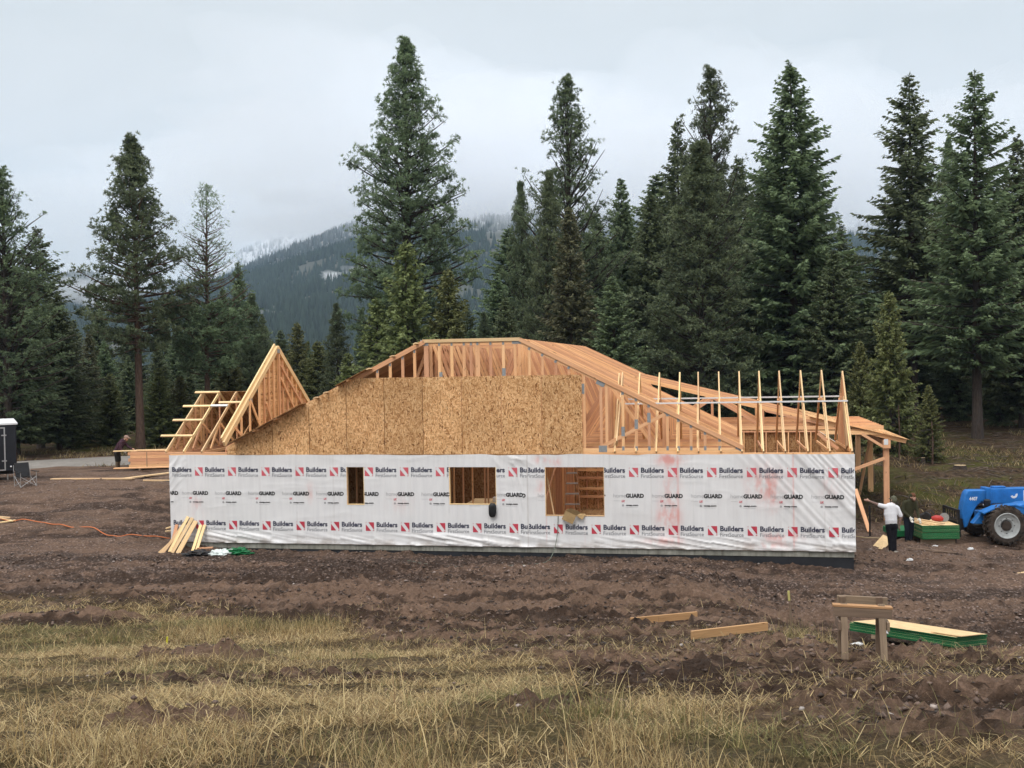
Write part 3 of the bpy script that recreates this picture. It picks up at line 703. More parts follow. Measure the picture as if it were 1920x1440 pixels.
wrap = link('house_wrap', mesh_np('house_wrap', V_, F_, True, {'stain': ('FLOAT', stain(S_, Z_).ravel()), 'dirt': ('FLOAT', dirt(S_, Z_).ravel())}), M['wrap'], house)
MB().box(-.02, -.008, .02, 18.2, WB, WT).build('side_wrap', M['wrap'], house)
MB().box(HW + .008, HW + .02, .02, 18.2, WB, WT).build('side_wrap', M['wrap'], house)

# ---- printing on the wrap
def text_mesh(txt, size, bold=0.0, shear=0.0, sx=1.0):
    cu = bpy.data.curves.new('lettering', 'FONT'); cu.body = txt; cu.size = size; cu.offset = bold; cu.shear = shear
    cu.resolution_u = 3; cu.fill_mode = 'FRONT' if hasattr(cu, 'fill_mode') else cu.fill_mode
    ob = bpy.data.objects.new('lettering', cu); COL.objects.link(ob)
    dg = bpy.context.evaluated_depsgraph_get(); me_ = bpy.data.meshes.new_from_object(ob.evaluated_get(dg))
    v = [(q.co.x * sx, q.co.y) for q in me_.vertices]; f = [tuple(p_.vertices) for p_ in me_.polygons]
    bpy.data.objects.remove(ob); bpy.data.meshes.remove(me_); bpy.data.curves.remove(cu)
    x0 = min(q[0] for q in v); v = [(q[0] - x0, q[1]) for q in v]
    return v, f, max(q[0] for q in v)
def fit(txt, width, size, bold=0, shear=0):
    v, f, w = text_mesh(txt, size, bold, shear); k = width / w
    return [(q[0] * k, q[1]) for q in v], f
def in_window(s, z): return any(a - .01 < s < b_ + .01 and z0 - .01 < z < z1 + .01 for a, b_, z0, z1 in WIN)
def print_on(name, pieces, s0, z0, clip=(0.0, HW), lift=0.006):
    vs, fs, ms, mats_ = [], [], [], []
    for v, f, m_ in pieces:
        if m_ not in mats_: mats_.append(m_)
        for fc in f:
            pts_ = [(v[i][0] + s0, v[i][1] + z0) for i in fc]
            cx = sum(q[0] for q in pts_) / len(pts_); cz = sum(q[1] for q in pts_) / len(pts_)
            if cx < clip[0] or cx > clip[1] or in_window(cx, cz): continue
            pts_ = [(min(max(q[0], clip[0]), clip[1]), q[1]) for q in pts_]
            b = len(vs); vs += pts_; fs.append(tuple(range(b, b + len(pts_)))); ms.append(mats_.index(m_))
    if not vs: return
    S2, Z2 = np.array([q[0] for q in vs]), np.array([q[1] for q in vs]); d = wrap_d(S2, Z2)
    for a_, b2 in ((.03, 0), (-.03, 0), (0, .03), (0, -.03), (.02, .02), (-.02, -.02), (.02, -.02), (-.02, .02)): d = np.maximum(d, wrap_d(S2 + a_, Z2 + b2))
    me_ = bpy.data.meshes.new(name); me_.from_pydata([(q[0], -0.018 - dd - lift, q[1]) for q, dd in zip(vs, d)], [], fs)
    for m_ in mats_: me_.materials.append(M[m_])
    me_.polygons.foreach_set('material_index', np.array(ms, dtype=np.int32)); me_.update()
    link(name, me_, None, wrap)
def grid_rect(x0, x1, z0, z1, n=4):
    v = [(x0 + (x1 - x0) * i / n, z0 + (z1 - z0) * j / n) for j in range(n + 1) for i in range(n + 1)]
    return v, [(j * (n + 1) + i, j * (n + 1) + i + 1, (j + 1) * (n + 1) + i + 1, (j + 1) * (n + 1) + i) for j in range(n) for i in range(n)]
def clip_poly(pts_): return pts_, [tuple(range(len(pts_)))]
Q = 0.265   # red square, cut by a pale diagonal band with a folded end
red = [clip_poly([(0.0, 0.0), (0.17, 0.0), (0.0, 0.205)]), clip_poly([(0.085, Q), (Q, Q), (Q, 0.055), (0.25, 0.045)]), clip_poly([(0.0, .235), (.028, Q), (0.0, Q)]), clip_poly([(.215, 0.0), (Q, 0.0), (Q, .03), (.25, .025)])]
bv, bf = fit('Builders', 0.66, 0.205, 0.0065); fv, ff = fit('FirstSource', 0.66, 0.155, 0.0)
def logo(redm):
    return ([(v, f, redm) for v, f in red] + [([(q[0] + .35, q[1] + .125) for q in bv], bf, 'p_navy'), ([(q[0] + .35, q[1] - .03) for q in fv], ff, 'p_grey')])
hv, hf = fit('home', 0.36, 0.17, -0.002); gv, gf_ = fit('GUARD', 0.53, 0.155, 0.0085)
uv_, uf = fit('UX', 0.105, 0.085, 0.004, 0.25); cv, cf = fit('oxep.com', 0.36, 0.062, 0.003); wv, wf = text_mesh('by', .05)[:2]
guard = [(hv, hf, 'p_lgrey'), ([(q[0] + .36, q[1]) for q in gv], gf_, 'p_black'), ([(q[0] + .235, q[1] - .135) for q in uv_], uf, 'p_pink'), ([(q[0] + .36, q[1] - .245) for q in cv], cf, 'p_black'),
         (*clip_poly([(.25, -.26), (.30, -.26), (.31, -.22), (.275, -.195), (.24, -.22)]), 'p_lgrey'), (*clip_poly([(.0, -.095), (.2, -.095), (.2, -.10), (.0, -.10)]), 'p_lgrey'), (*clip_poly([(.35, -.285), (.7, -.285), (.7, -.29), (.35, -.29)]), 'p_lgrey')]
PITCH_S = 1.127
SEAM = 11.575        # where two rolls of wrap overlap
for i in range(11):
    s0 = -0.27 + PITCH_S * i
    for z0, rm in ((2.425, 'p_pink'), (0.735, 'p_red')): print_on('printed_logo', logo(rm), s0, z0, (0, SEAM) if s0 > 10 else ((0.085, HW) if i == 0 else (0, SEAM)))
    if i < 10: print_on('printed_wordmark', guard, 0.40 + PITCH_S * i, 1.82, (0, SEAM))
print_on('printed_logo', logo('p_pink'), -1.06, 2.425, (0, 0.075)); print_on('printed_logo', logo('p_red'), -1.06, .735, (0, 0.075))
print_on('printed_wordmark', guard, -0.62, 1.82, (0, 5)); print_on('printed_wordmark', guard, 10.62, 1.80, (11.42, HW))
for i in range(9):
    s0 = 11.01 + PITCH_S * i + (0.225 if i else 0.0)
    s0 = 12.345 - PITCH_S + PITCH_S * i
    for z0, rm in ((2.42, 'p_pink'), (0.73, 'p_red')): print_on('printed_logo', logo(rm), s0, z0, (SEAM + .01, HW))
    print_on('printed_wordmark', guard, s0 + 0.66, 1.81, (SEAM + .01, HW))

# ---- gable sheathing
AX, AZ, BX, TZ, CX, DX = 1.95, 3.26, 8.45, 6.50, 11.30, 17.90
SLL = (TZ - AZ) / (BX - AX); SLR = (TZ - 3.20) / (DX - CX)
rake = lambda s: AZ + 0.07 + SLL * (s - AX)
e_ = 13.25; OT = 5.44
while e_ > 1.96:
    a = max(e_ - 1.22, 1.96); g_ = 0.008
    top = [(e_ - g_, min(OT, rake(e_)))]
    xk = AX + (OT - AZ - 0.07) / SLL
    if a < xk < e_: top.append((xk, OT))
    top.append((a + g_, min(OT, rake(a))))
    poly = [(a + g_, 3.085), (e_ - g_, 3.085)] + top
    o_ = -0.014 - random.uniform(0, .003)
    MB().prism([(q[0], o_, q[1]) for q in poly], (0, 0.012, 0)).build('gable_board', M['osb'], house)
    e_ -= 1.22

# ---- main roof trusses, parallel to the front wall
def plate(s, t, z, w, h, rot=0.0):
    c, q = math.cos(rot), math.sin(rot)
    p_ = [(s + x * c - y * q, t, z + x * q + y * c) for x, y in ((-w / 2, -h / 2), (w / 2, -h / 2), (w / 2, h / 2), (-w / 2, h / 2))]
    return MB().prism(p_, (0, 0.003, 0))
NT = 29
for i in range(NT):
    t = 0.045 + 0.61 * i; tail = i >= 17
    tc_ = MB(); tc_.beam((AX, t, AZ), (BX, t, TZ), .038, .14); tc_.beam((BX, t, TZ), (CX, t, TZ), .038, .14)
    if tail: tc_.beam((CX, t, TZ), (14.1, t, 5.15), .038, .14).beam((14.05, t, 5.17), (24.1, t, 2.66), .038, .16)
    else: tc_.beam((CX, t, TZ), (DX, t, 3.2), .038, .14)
    tr = tc_.build('roof_truss', M['fir'], house)
    MB().beam((AX, t, 3.19), (23.3 if tail else DX, t, 3.19), .038, .14).build('bottom_chord', M['fir'], tr)
    webs = [((5.2, 4.78), (5.2, 3.26)), ((BX + .03, 6.43), (BX + .03, 3.26)), ((CX - .03, 6.43), (CX - .03, 3.26)), ((13.95, 5.10), (13.95, 3.26)), ((BX + .12, 6.43), (9.72, 3.26)), ((CX - .12, 6.43), (10.02, 3.26)),
            ((13.9, 5.08), (12.75, 3.26)), ((11.42, 6.35), (12.65, 3.26)), ((14.05, 5.05), (15.3, 3.26)), ((5.25, 4.75), (7.1, 3.26)), ((8.4, 6.38), (7.15, 3.26))]
    if i == 0: webs = []
    if tail: webs += [((17.0, 4.35), (17.0, 3.26)), ((18.9, 3.9), (18.9, 3.26)), ((17.0, 4.33), (15.4, 3.26)), ((17.08, 4.33), (18.85, 3.26)), ((19.0, 3.85), (21.2, 3.30)), ((14.1, 5.05), (14.1, 3.26))]
    else: webs += [] if i == 0 else [((15.6, 4.28), (15.6, 3.26))]
    if i <= 9:
        for (a, b_), (c, d) in webs: MB().beam((a, t, b_), (c, t, d), .038, .089).build('web', M['fir'], tr)
    else:
        w_ = MB()
        for (a, b_), (c, d) in webs: w_.beam((a, t, b_), (c, t, d), .0385, .089)
        w_.build('webbing', M['fir'], tr)
    if i == 0:
        front = tr
        for s_ in (6.94, 7.35, 7.75, 8.13, 8.50, 8.91, 9.30, 9.68, 9.90, 10.10, 10.50, 10.89, 11.25):
            zt = min(TZ, AZ + SLL * (s_ - AX)) - .07
            MB().beam((s_, t + .002, zt), (s_, t + .002, 3.26), .038, .089 if s_ not in (8.50, 10.1) else .14).build('gable_stud', M['fir'], tr)
        for s_ in (13.30, 13.80, 13.96, 14.44, 14.83, 15.20, 15.73, 16.05, 16.41, 16.81, 17.22):
            zt = TZ - SLR * (s_ - CX) - .07
            MB().beam((s_, t + .002, zt), (s_, t + .002, 3.26), .036, .082).build('gable_stud', M['fir'], tr)
            if s_ > 14.2:
                plate(s_, t - .022, zt + .03, .075, .12).build('gusset_plate', M['steel'], tr); plate(s_, t - .022, 3.25, .07, .12).build('gusset_plate', M['steel'], tr)
        MB().beam((13.75, t - .002, 3.27), (15.8, t - .002, 4.32), .038, .10).build('scissor_chord', M['fir'], tr)
        for s_, z_, w, h, r_ in ((BX, TZ - .02, .26, .17, 0), (CX, TZ - .02, .28, .17, 0), (8.95, 5.45, .10, .26, 0), (10.9, 5.52, .11, .30, 0), (13.27, 5.02, .09, .30, 0), (13.82, 5.22, .26, .24, -.48), (13.84, 3.24, .24, .19, 0), (17.78, 3.25, .19, .13, -.48),
                                (14.44, 3.75, .10, .28, 0), (14.83, 3.96, .10, .28, 0), (15.2, 4.15, .10, .28, 0), (15.75, 4.30, .2, .14, -.48)):
            plate(s_, t - .0245, z_, w, h, r_).build('gusset_plate', M['steel'], tr)
        for s_ in (8.91, 9.3, 9.68, 9.9, 10.1, 10.5, 10.89): plate(s_, t - .022, TZ - .08, .06, .09).build('gusset_plate', M['steel'], tr)
        for s_ in (6.94, 7.35, 7.75, 8.13): plate(s_, t - .022, AZ + SLL * (s_ - AX) - .10, .06, .12).build('gusset_plate', M['steel'], tr)
        for s_ in (11.68, 12.07, 12.47, 12.86): plate(s_, t - .022, TZ - SLR * (s_ - CX) - .07, .07, .08, -.48).build('gusset_plate', M['steel'], tr)
        for s_ in (11.68, 12.07, 12.47, 12.86):
            zt = TZ - SLR * (s_ - CX) - .07
            MB().beam((s_, t + .002, zt), (s_, t + .002, 3.26), .036, .075).build('gable_stud', M['fir'], tr)
        # doubled outer rake ply, right side
        MB().beam((CX + .1, t - .041, TZ + .02), (DX - .02, t - .041, 3.255), .036, .12).build('rake_board', M['fir'], tr)
        MB().beam((BX - .05, t - .041, TZ + .03), (CX + .1, t - .041, TZ + .03), .036, .10).build('rake_board', M['pale'], tr)
        MB().beam((AX - .02, t - .041, AZ + .01), (BX, t - .041, TZ + .005), .036, .13).build('rake_board', M['fir'], tr)
# roof decking on the left slope: sheets laid up the slope
nrm = Vector((-SLL, 0, 1)).normalized(); up = Vector((1, 0, SLL)).normalized()
def deck_sheet(s0, s1, t0, t1, name='roof_sheet', m_='osb_shaded', lift=.078):
    p0 = Vector((s0, 0, AZ + SLL * (s0 - AX))) + nrm * lift; p1 = Vector((s1, 0, AZ + SLL * (s1 - AX))) + nrm * lift
    MB().prism([(p0.x, t0, p0.z), (p1.x, t0, p1.z), (p1.x, t1, p1.z), (p0.x, t1, p0.z)], nrm * .013).build(name, M[m_], house)
tt = 0.07
while tt < 17.2:
    for s0, s1 in ((2.05, 3.12), (3.125, 4.2), (4.205, 5.28), (5.285, 6.36), (6.365, 7.44), (7.445, 8.42)): deck_sheet(s0, s1, tt, min(tt + 2.43, 17.3))
    tt += 2.44
deck_sheet(2.25, 4.66, -.42, .06, 'overhang_sheet'); deck_sheet(5.72, 6.78, -.30, .06, 'overhang_sheet')
for s_, t0, pm in ((3.05, -.38, 'fir'), (3.75, -.38, 'fir'), (5.05, -.34, 'pale'), (5.36, -.30, 'pale'), (6.1, -.27, 'fir'), (6.78, -.36, 'pale'), (7.52, -.36, 'pale'), (8.26, -.36, 'pale')):
    p_ = Vector((s_, 0, AZ + SLL * (s_ - AX))) + nrm * .055
    MB().beam((p_.x, t0, p_.z), (p_.x, .30, p_.z), .085, .036, nrm).build('lookout', M[pm], house)

# ---- tall cross gable at the left end
def perp(s, foot, peak, backt, name, m_, w=.038, h=.16, zb=None):
    q = MB(); q.beam((s, foot[0], foot[1]), (s, peak[0], peak[1]), w, h); q.beam((s, peak[0], peak[1]), (s, backt, foot[1]), w, h)
    o = q.build(name, M[m_], house); return o
tall = perp(1.86, (0.0, 3.42), (4.35, 6.52), 8.70, 'gable_truss', 'pale', .076, .17)
sl = (6.52 - 3.42) / 4.35
zr = lambda t: 3.42 + sl * t if t < 4.35 else 6.52 - sl * (t - 4.35)
MB().prism([(1.80, 2.75, 3.12), (1.80, 8.7, 3.12), (1.80, 8.6, zr(8.6)), (1.80, 4.35, 6.45), (1.80, 2.75, zr(2.75) - .05)], (.010, 0, 0)).build('gable_sheathing', M['osb'], tall)
MB().beam((1.86, .1, 3.19), (1.86, 8.6, 3.19), .038, .14).build('bottom_chord', M['fir'], tall)
t = 2.78
while t < 8.4:
    MB().beam((1.84, t, 3.26), (1.84, t, zr(t) - .1), .05, .089, (0, 1, 0)).build('gable_stud', M['fir'], tall); t += .406
for a, b_ in (((4.5, 5.9), (6.5, 4.4)), ((4.5, 5.45), (5.7, 4.3)), ((3.2, 4.6), (4.1, 3.3)), ((1.9, 4.75), (3.1, 3.3)), ((4.38, 6.3), (4.38, 3.3)), ((1.86, 4.7), (1.86, 3.3)), ((1.2, 4.2), (1.2, 3.3)), ((.7, 3.9), (1.7, 3.3))):
    MB().beam((1.90, a[0], a[1]), (1.90, b_[0], b_[1]), .038, .089, (0, 1, 0) if a[0] == b_[0] else (0, 0, 1)).build('brace', M['fir'], tall)
MB().beam((1.80, -.05, 3.58), (1.80, 4.25, 6.61), .05, .13).build('outer_rafter', M['pale'], tall)
plate3 = lambda t_, z_: MB().prism([(1.902, t_ - .12, z_ - .07), (1.902, t_ + .12, z_ - .07), (1.902, t_ + .12, z_ + .07), (1.902, t_ - .12, z_ + .07)], (.003, 0, 0))
plate3(4.35, 6.40).build('gusset_plate', M['steel'], tall); plate3(1.95, 4.72).build('gusset_plate', M['steel'], tall)

# ---- low entry roof, left corner: three trusses, decked back slope, purlins run wild to the left
for k, s_ in enumerate((-.14, .47, 1.09)):
    tr = perp(s_, (0.0, 3.16), (2.58, 4.98), 5.16, 'entry_truss', 'pale', .038, .10)
    MB().beam((s_, .1, 3.15), (s_, 5.0, 3.15), .038, .09).build('bottom_chord', M['fir'], tr)
    for a, b_ in (((2.58, 4.9), (2.58, 3.2)), ((1.3, 4.02), (2.5, 3.22)), ((1.25, 4.0), (.62, 3.22)), ((3.9, 4.0), (2.66, 3.22))):
        MB().beam((s_ + .005, a[0], a[1]), (s_ + .005, b_[0], b_[1]), .036, .08, (0, 1, 0) if a[0] == b_[0] else (0, 0, 1)).build('web', M['fir'], tr)
    if k == 0:
        MB().prism([(s_ - .035, .1, 3.12), (s_ - .035, 5.0, 3.12), (s_ - .035, 2.58, 4.9)], (.010, 0, 0)).build('gable_sheathing', M['osb'], tr)
        for q in range(11):
            t_ = .4 + q * .406; z_ = 3.16 + (1.82 / 2.58) * (t_ if t_ < 2.58 else 5.16 - t_) - .06
            MB().beam((s_ - .003, t_, 3.18), (s_ - .003, t_, z_), .036, .089, (0, 1, 0)).build('gable_stud', M['fir'], tr)
en = Vector((0, -1.82, 2.58)).normalized(); en2 = Vector((0, 1.82, 2.58)).normalized()
for s0, s1 in ((-.32, .76), (.765, 1.78)):
    p0 = Vector((s0, 2.60, 4.97)) + en2 * .06; p1 = Vector((s0, 5.3, 3.06)) + en2 * .06
    MB().prism([tuple(p0), (s1, p0.y, p0.z), (s1, p1.y, p1.z), tuple(p1)], en2 * .012).build('entry_roof_sheet', M['osb_shaded'], house)
for q, s0, s1 in ((.24, -.62, .50), (.50, -.55, .52), (.74, -.50, .50), (.985, -.38, .52), (.80, .72, 1.78), (.745, .50, 1.1)):
    p_ = Vector((0, 2.58 * q, 3.16 + 1.82 * q)) + en * .072
    MB().beam((s0, p_.y, p_.z), (s1, p_.y, p_.z), .085, .038, en).build('purlin', M['pale'] if q != .745 else M['white_strip'], house)
MB().box(-.2, 1.95, .013, .153, WT + .04, WT + .09).build('entry_plate', M['fir'], house)

# ---- steep little trusses over the right half of the front wall
for k in range(12):
    s_ = 20.90 - .61 * k + random.uniform(-.015, .015); pk = 5.42 if k else 5.38
    ln_ = random.uniform(-.03, .03)
    tr_ = MB(); tr_.beam((s_, -.02, 3.14), (s_ + ln_, 2.06, pk), .038, .089); tr_.beam((s_ + ln_, 2.06, pk), (s_, 4.12, 3.14), .038, .089)
    tr = tr_.build('dormer_truss', M['pale'], house)
    MB().beam((s_, .1, 3.15), (s_, 4.0, 3.15), .037, .075).build('bottom_chord', M['fir'], tr)
    MB().beam((s_ + .002, 1.33, 4.56), (s_ + .002, 2.8, 4.56), .036, .10).build('collar_tie', M['fir'], tr)
    MB().beam((s_ - .036, .12, 3.2), (s_ - .036, 1.45, 4.55), .036, .08).build('web', M['pale'], tr)
    MB().beam((s_ - .036, 4.0, 3.2), (s_ - .036, 2.7, 4.55), .036, .08).build('web', M['fir'], tr)
    if k == 0:
        MB().prism([(s_ + .028, .15, 3.12), (s_ + .028, 3.97, 3.12), (s_ + .028, 2.06, 5.28)], (.010, 0, 0)).build('gable_sheathing', M['osb'], tr)
        for q in range(8):
            t_ = .75 + q * .37; z_ = 3.14 + (t_ if t_ < 2.06 else 4.12 - t_) * 1.09 - .06
            MB().beam((s_ + .004, t_, 3.2), (s_ + .004, t_, z_), .036, .08, (0, 1, 0)).build('gable_stud', M['fir'], tr)
        MB().beam((s_ - .03, .95, 3.18), (s_ - .03, 1.75, 4.6), .04, .30).build('wide_board', M['pale'], tr)
        MB().beam((s_ - .35, .3, 3.2), (s_ - .9, .35, 3.65), .038, .09).build('brace', M['fir'], tr)
    if k == 11: MB().beam((s_ + .06, .0, 3.4), (s_ + .1, 2.0, 5.40), .038, .235).build('wide_board', M['pale'], tr)
for t_, z_ in ((1.16, 4.52), (2.92, 4.60)):
    MB().beam((14.35, t_, z_), (20.93, t_, z_ + .02), .05, .045).build('lateral_brace', M['white_strip'], house)

# ---- side porch at the right, far end
for t_ in (10.45, 14.6, 18.4):
    z0 = -0.9
    MB().beam((23.38, t_, z0), (23.38, t_, 2.42), .20, .20, (1, 0, 0)).build('porch_post', M['fir'], house, bevel=.006)
MB().box(23.25, 23.51, 10.2, 18.7, 2.42, 2.72).build('porch_beam', M['fir'], house)
MB().box(23.27, 23.42, 10.19, 10.197, 2.55, 2.76).build('paper_tag', M['white_strip'], house)
ps = (2.66 - 5.17) / (24.1 - 14.05)
pn = Vector((-ps, 0, 1)).normalized()
for a, b_, t0 in ((20.6, 21.8, 10.25), (21.805, 23.0, 10.25), (23.005, 24.16, 10.25), (20.6, 21.8, 12.7), (21.805, 23.0, 12.7), (23.005, 24.16, 12.7), (20.6, 21.8, 15.15), (21.805, 23.0, 15.15), (23.005, 24.16, 15.15)):
    p0 = Vector((a, t0, 5.17 + ps * (a - 14.05))) + pn * .083; p1 = Vector((b_, t0, 5.17 + ps * (b_ - 14.05))) + pn * .083
    MB().prism([tuple(p0), tuple(p1), (p1.x, t0 + 2.44, p1.z), (p0.x, t0 + 2.44, p0.z)], pn * .012).build('porch_roof_sheet', M['osb'], house)
MB().beam((20.95, 10.36, 3.02), (23.25, 10.36, 2.98), .05, .14).build('porch_tie', M['fir'], house)
MB().beam((20.96, 10.25, 1.15), (23.3, 10.25, 2.05), .04, .12).build('porch_brace', M['fir'], house)
MB().beam((22.5, 10.3, 2.95), (23.3, 10.3, 2.45), .04, .10).build('porch_brace', M['fir'], house)
MB().beam((23.3, 14.3, 2.3), (22.85, 14.5, -.2), .05, .10).build('porch_brace', M['fir'], house)
MB().beam((23.45, 14.8, 2.3), (23.7, 15.6, .1), .04, .09).build('porch_brace', M['grey_wood'], house)

# ---- inside: partitions seen through the window openings
for k in range(20):
    t_ = .35 + k * .406; MB().beam((11.88, t_, .35), (11.88, t_, 2.98), .089, .038, (0, 1, 0)).build('partition_stud', M['fir'], house)
MB().box(11.835, 11.925, .2, 8.3, .315, .352).box(11.835, 11.925, .2, 8.3, 2.985, 3.06).build('partition_plate', M['fir'], house)
MB().box(11.815, 11.827, .2, 9.6, .32, 3.06).build('partition_sheathing', M['osb_shaded'], house)
MB().beam((11.95, .5, 1.4), (11.95, 4.6, 2.95), .038, .09).build('partition_brace', M['fir'], house)
for k in range(9):
    s_ = 11.95 + k * .406; MB().beam((s_, 8.34, .35), (s_, 8.34, 3.02), .089, .038, (1, 0, 0)).build('partition_stud', M['fir'], house)
MB().box(11.9, 15.6, 8.40, 8.412, .32, 3.06).build('partition_sheathing', M['osb'], house)
for z_ in (.75, 1.05, 1.45, 1.75): MB().box(11.95, 15.5, 8.24, 8.285, z_, z_ + .09).build('blocking', M['fir'], house)
for s_ in (8.75, 8.98, 9.28, 9.58, 9.98, 10.08): MB().beam((s_, 1.3, .35), (s_, 1.3, 3.02), .089, .040, (1, 0, 0)).build('partition_stud', M['fir'], house)
MB().box(7.2, 11.7, 8.6, 8.612, .32, 3.06).build('partition_sheathing', M['osb_shaded'], house)
for k in range(8): MB().beam((4.6 + k * .30, 1.2, .35), (4.6 + k * .30, 1.2, 3.02), .089, .040, (1, 0, 0)).build('partition_stud', M['fir'], house)
MB().box(3.0, 7.4, 1.30, 1.312, .32, 3.06).build('partition_sheathing', M['osb_shaded'], house)
# ------------------------------------------------------------------ conifers
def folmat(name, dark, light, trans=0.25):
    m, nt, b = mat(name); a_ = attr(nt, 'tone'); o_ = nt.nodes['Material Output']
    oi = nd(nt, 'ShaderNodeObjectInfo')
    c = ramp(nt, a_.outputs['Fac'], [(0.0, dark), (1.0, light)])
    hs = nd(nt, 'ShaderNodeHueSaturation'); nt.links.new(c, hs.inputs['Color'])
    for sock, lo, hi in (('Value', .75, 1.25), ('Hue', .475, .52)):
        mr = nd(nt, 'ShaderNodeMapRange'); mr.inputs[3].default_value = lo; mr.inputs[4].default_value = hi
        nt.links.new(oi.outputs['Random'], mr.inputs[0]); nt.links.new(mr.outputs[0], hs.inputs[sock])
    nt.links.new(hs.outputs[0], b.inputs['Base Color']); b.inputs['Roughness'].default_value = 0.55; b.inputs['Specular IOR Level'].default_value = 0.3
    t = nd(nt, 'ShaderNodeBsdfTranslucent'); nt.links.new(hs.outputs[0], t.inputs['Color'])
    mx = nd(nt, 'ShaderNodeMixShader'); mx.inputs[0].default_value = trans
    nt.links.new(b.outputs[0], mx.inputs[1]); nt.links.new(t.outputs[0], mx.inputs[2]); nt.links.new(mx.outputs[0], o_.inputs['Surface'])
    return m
M['pine_needles'] = folmat('pine_needles', (0.048, 0.073, 0.044), (0.205, 0.262, 0.138))
M['fir_needles'] = folmat('fir_needles', (0.041, 0.064, 0.037), (0.178, 0.226, 0.110))
M['young_needles'] = folmat('young_fir_needles', (0.058, 0.078, 0.027), (0.205, 0.225, 0.085))
M['rust_needles'] = folmat('browning_needles', (0.040, 0.048, 0.026), (0.135, 0.132, 0.066))
def barkmat(name, a, b_):
    m, nt, b = mat(name); g = attr(nt, 'g').outputs['Vector']
    n_ = noise(nt, g, 1.0, 5, .65, .4, (3, 22, 22)); nt.links.new(ramp(nt, n_, [(.3, a), (.7, b_)]), b.inputs['Base Color'])
    b.inputs['Roughness'].default_value = .9; b.inputs['Specular IOR Level'].default_value = .15; bump(nt, b, n_, .8, .05); return m
M['bark'] = barkmat('pine_bark', (0.055, 0.035, 0.026), (0.16, 0.105, 0.08)); M['bark_dark'] = barkmat('fir_bark', (0.028, 0.022, 0.020), (0.085, 0.068, 0.058))

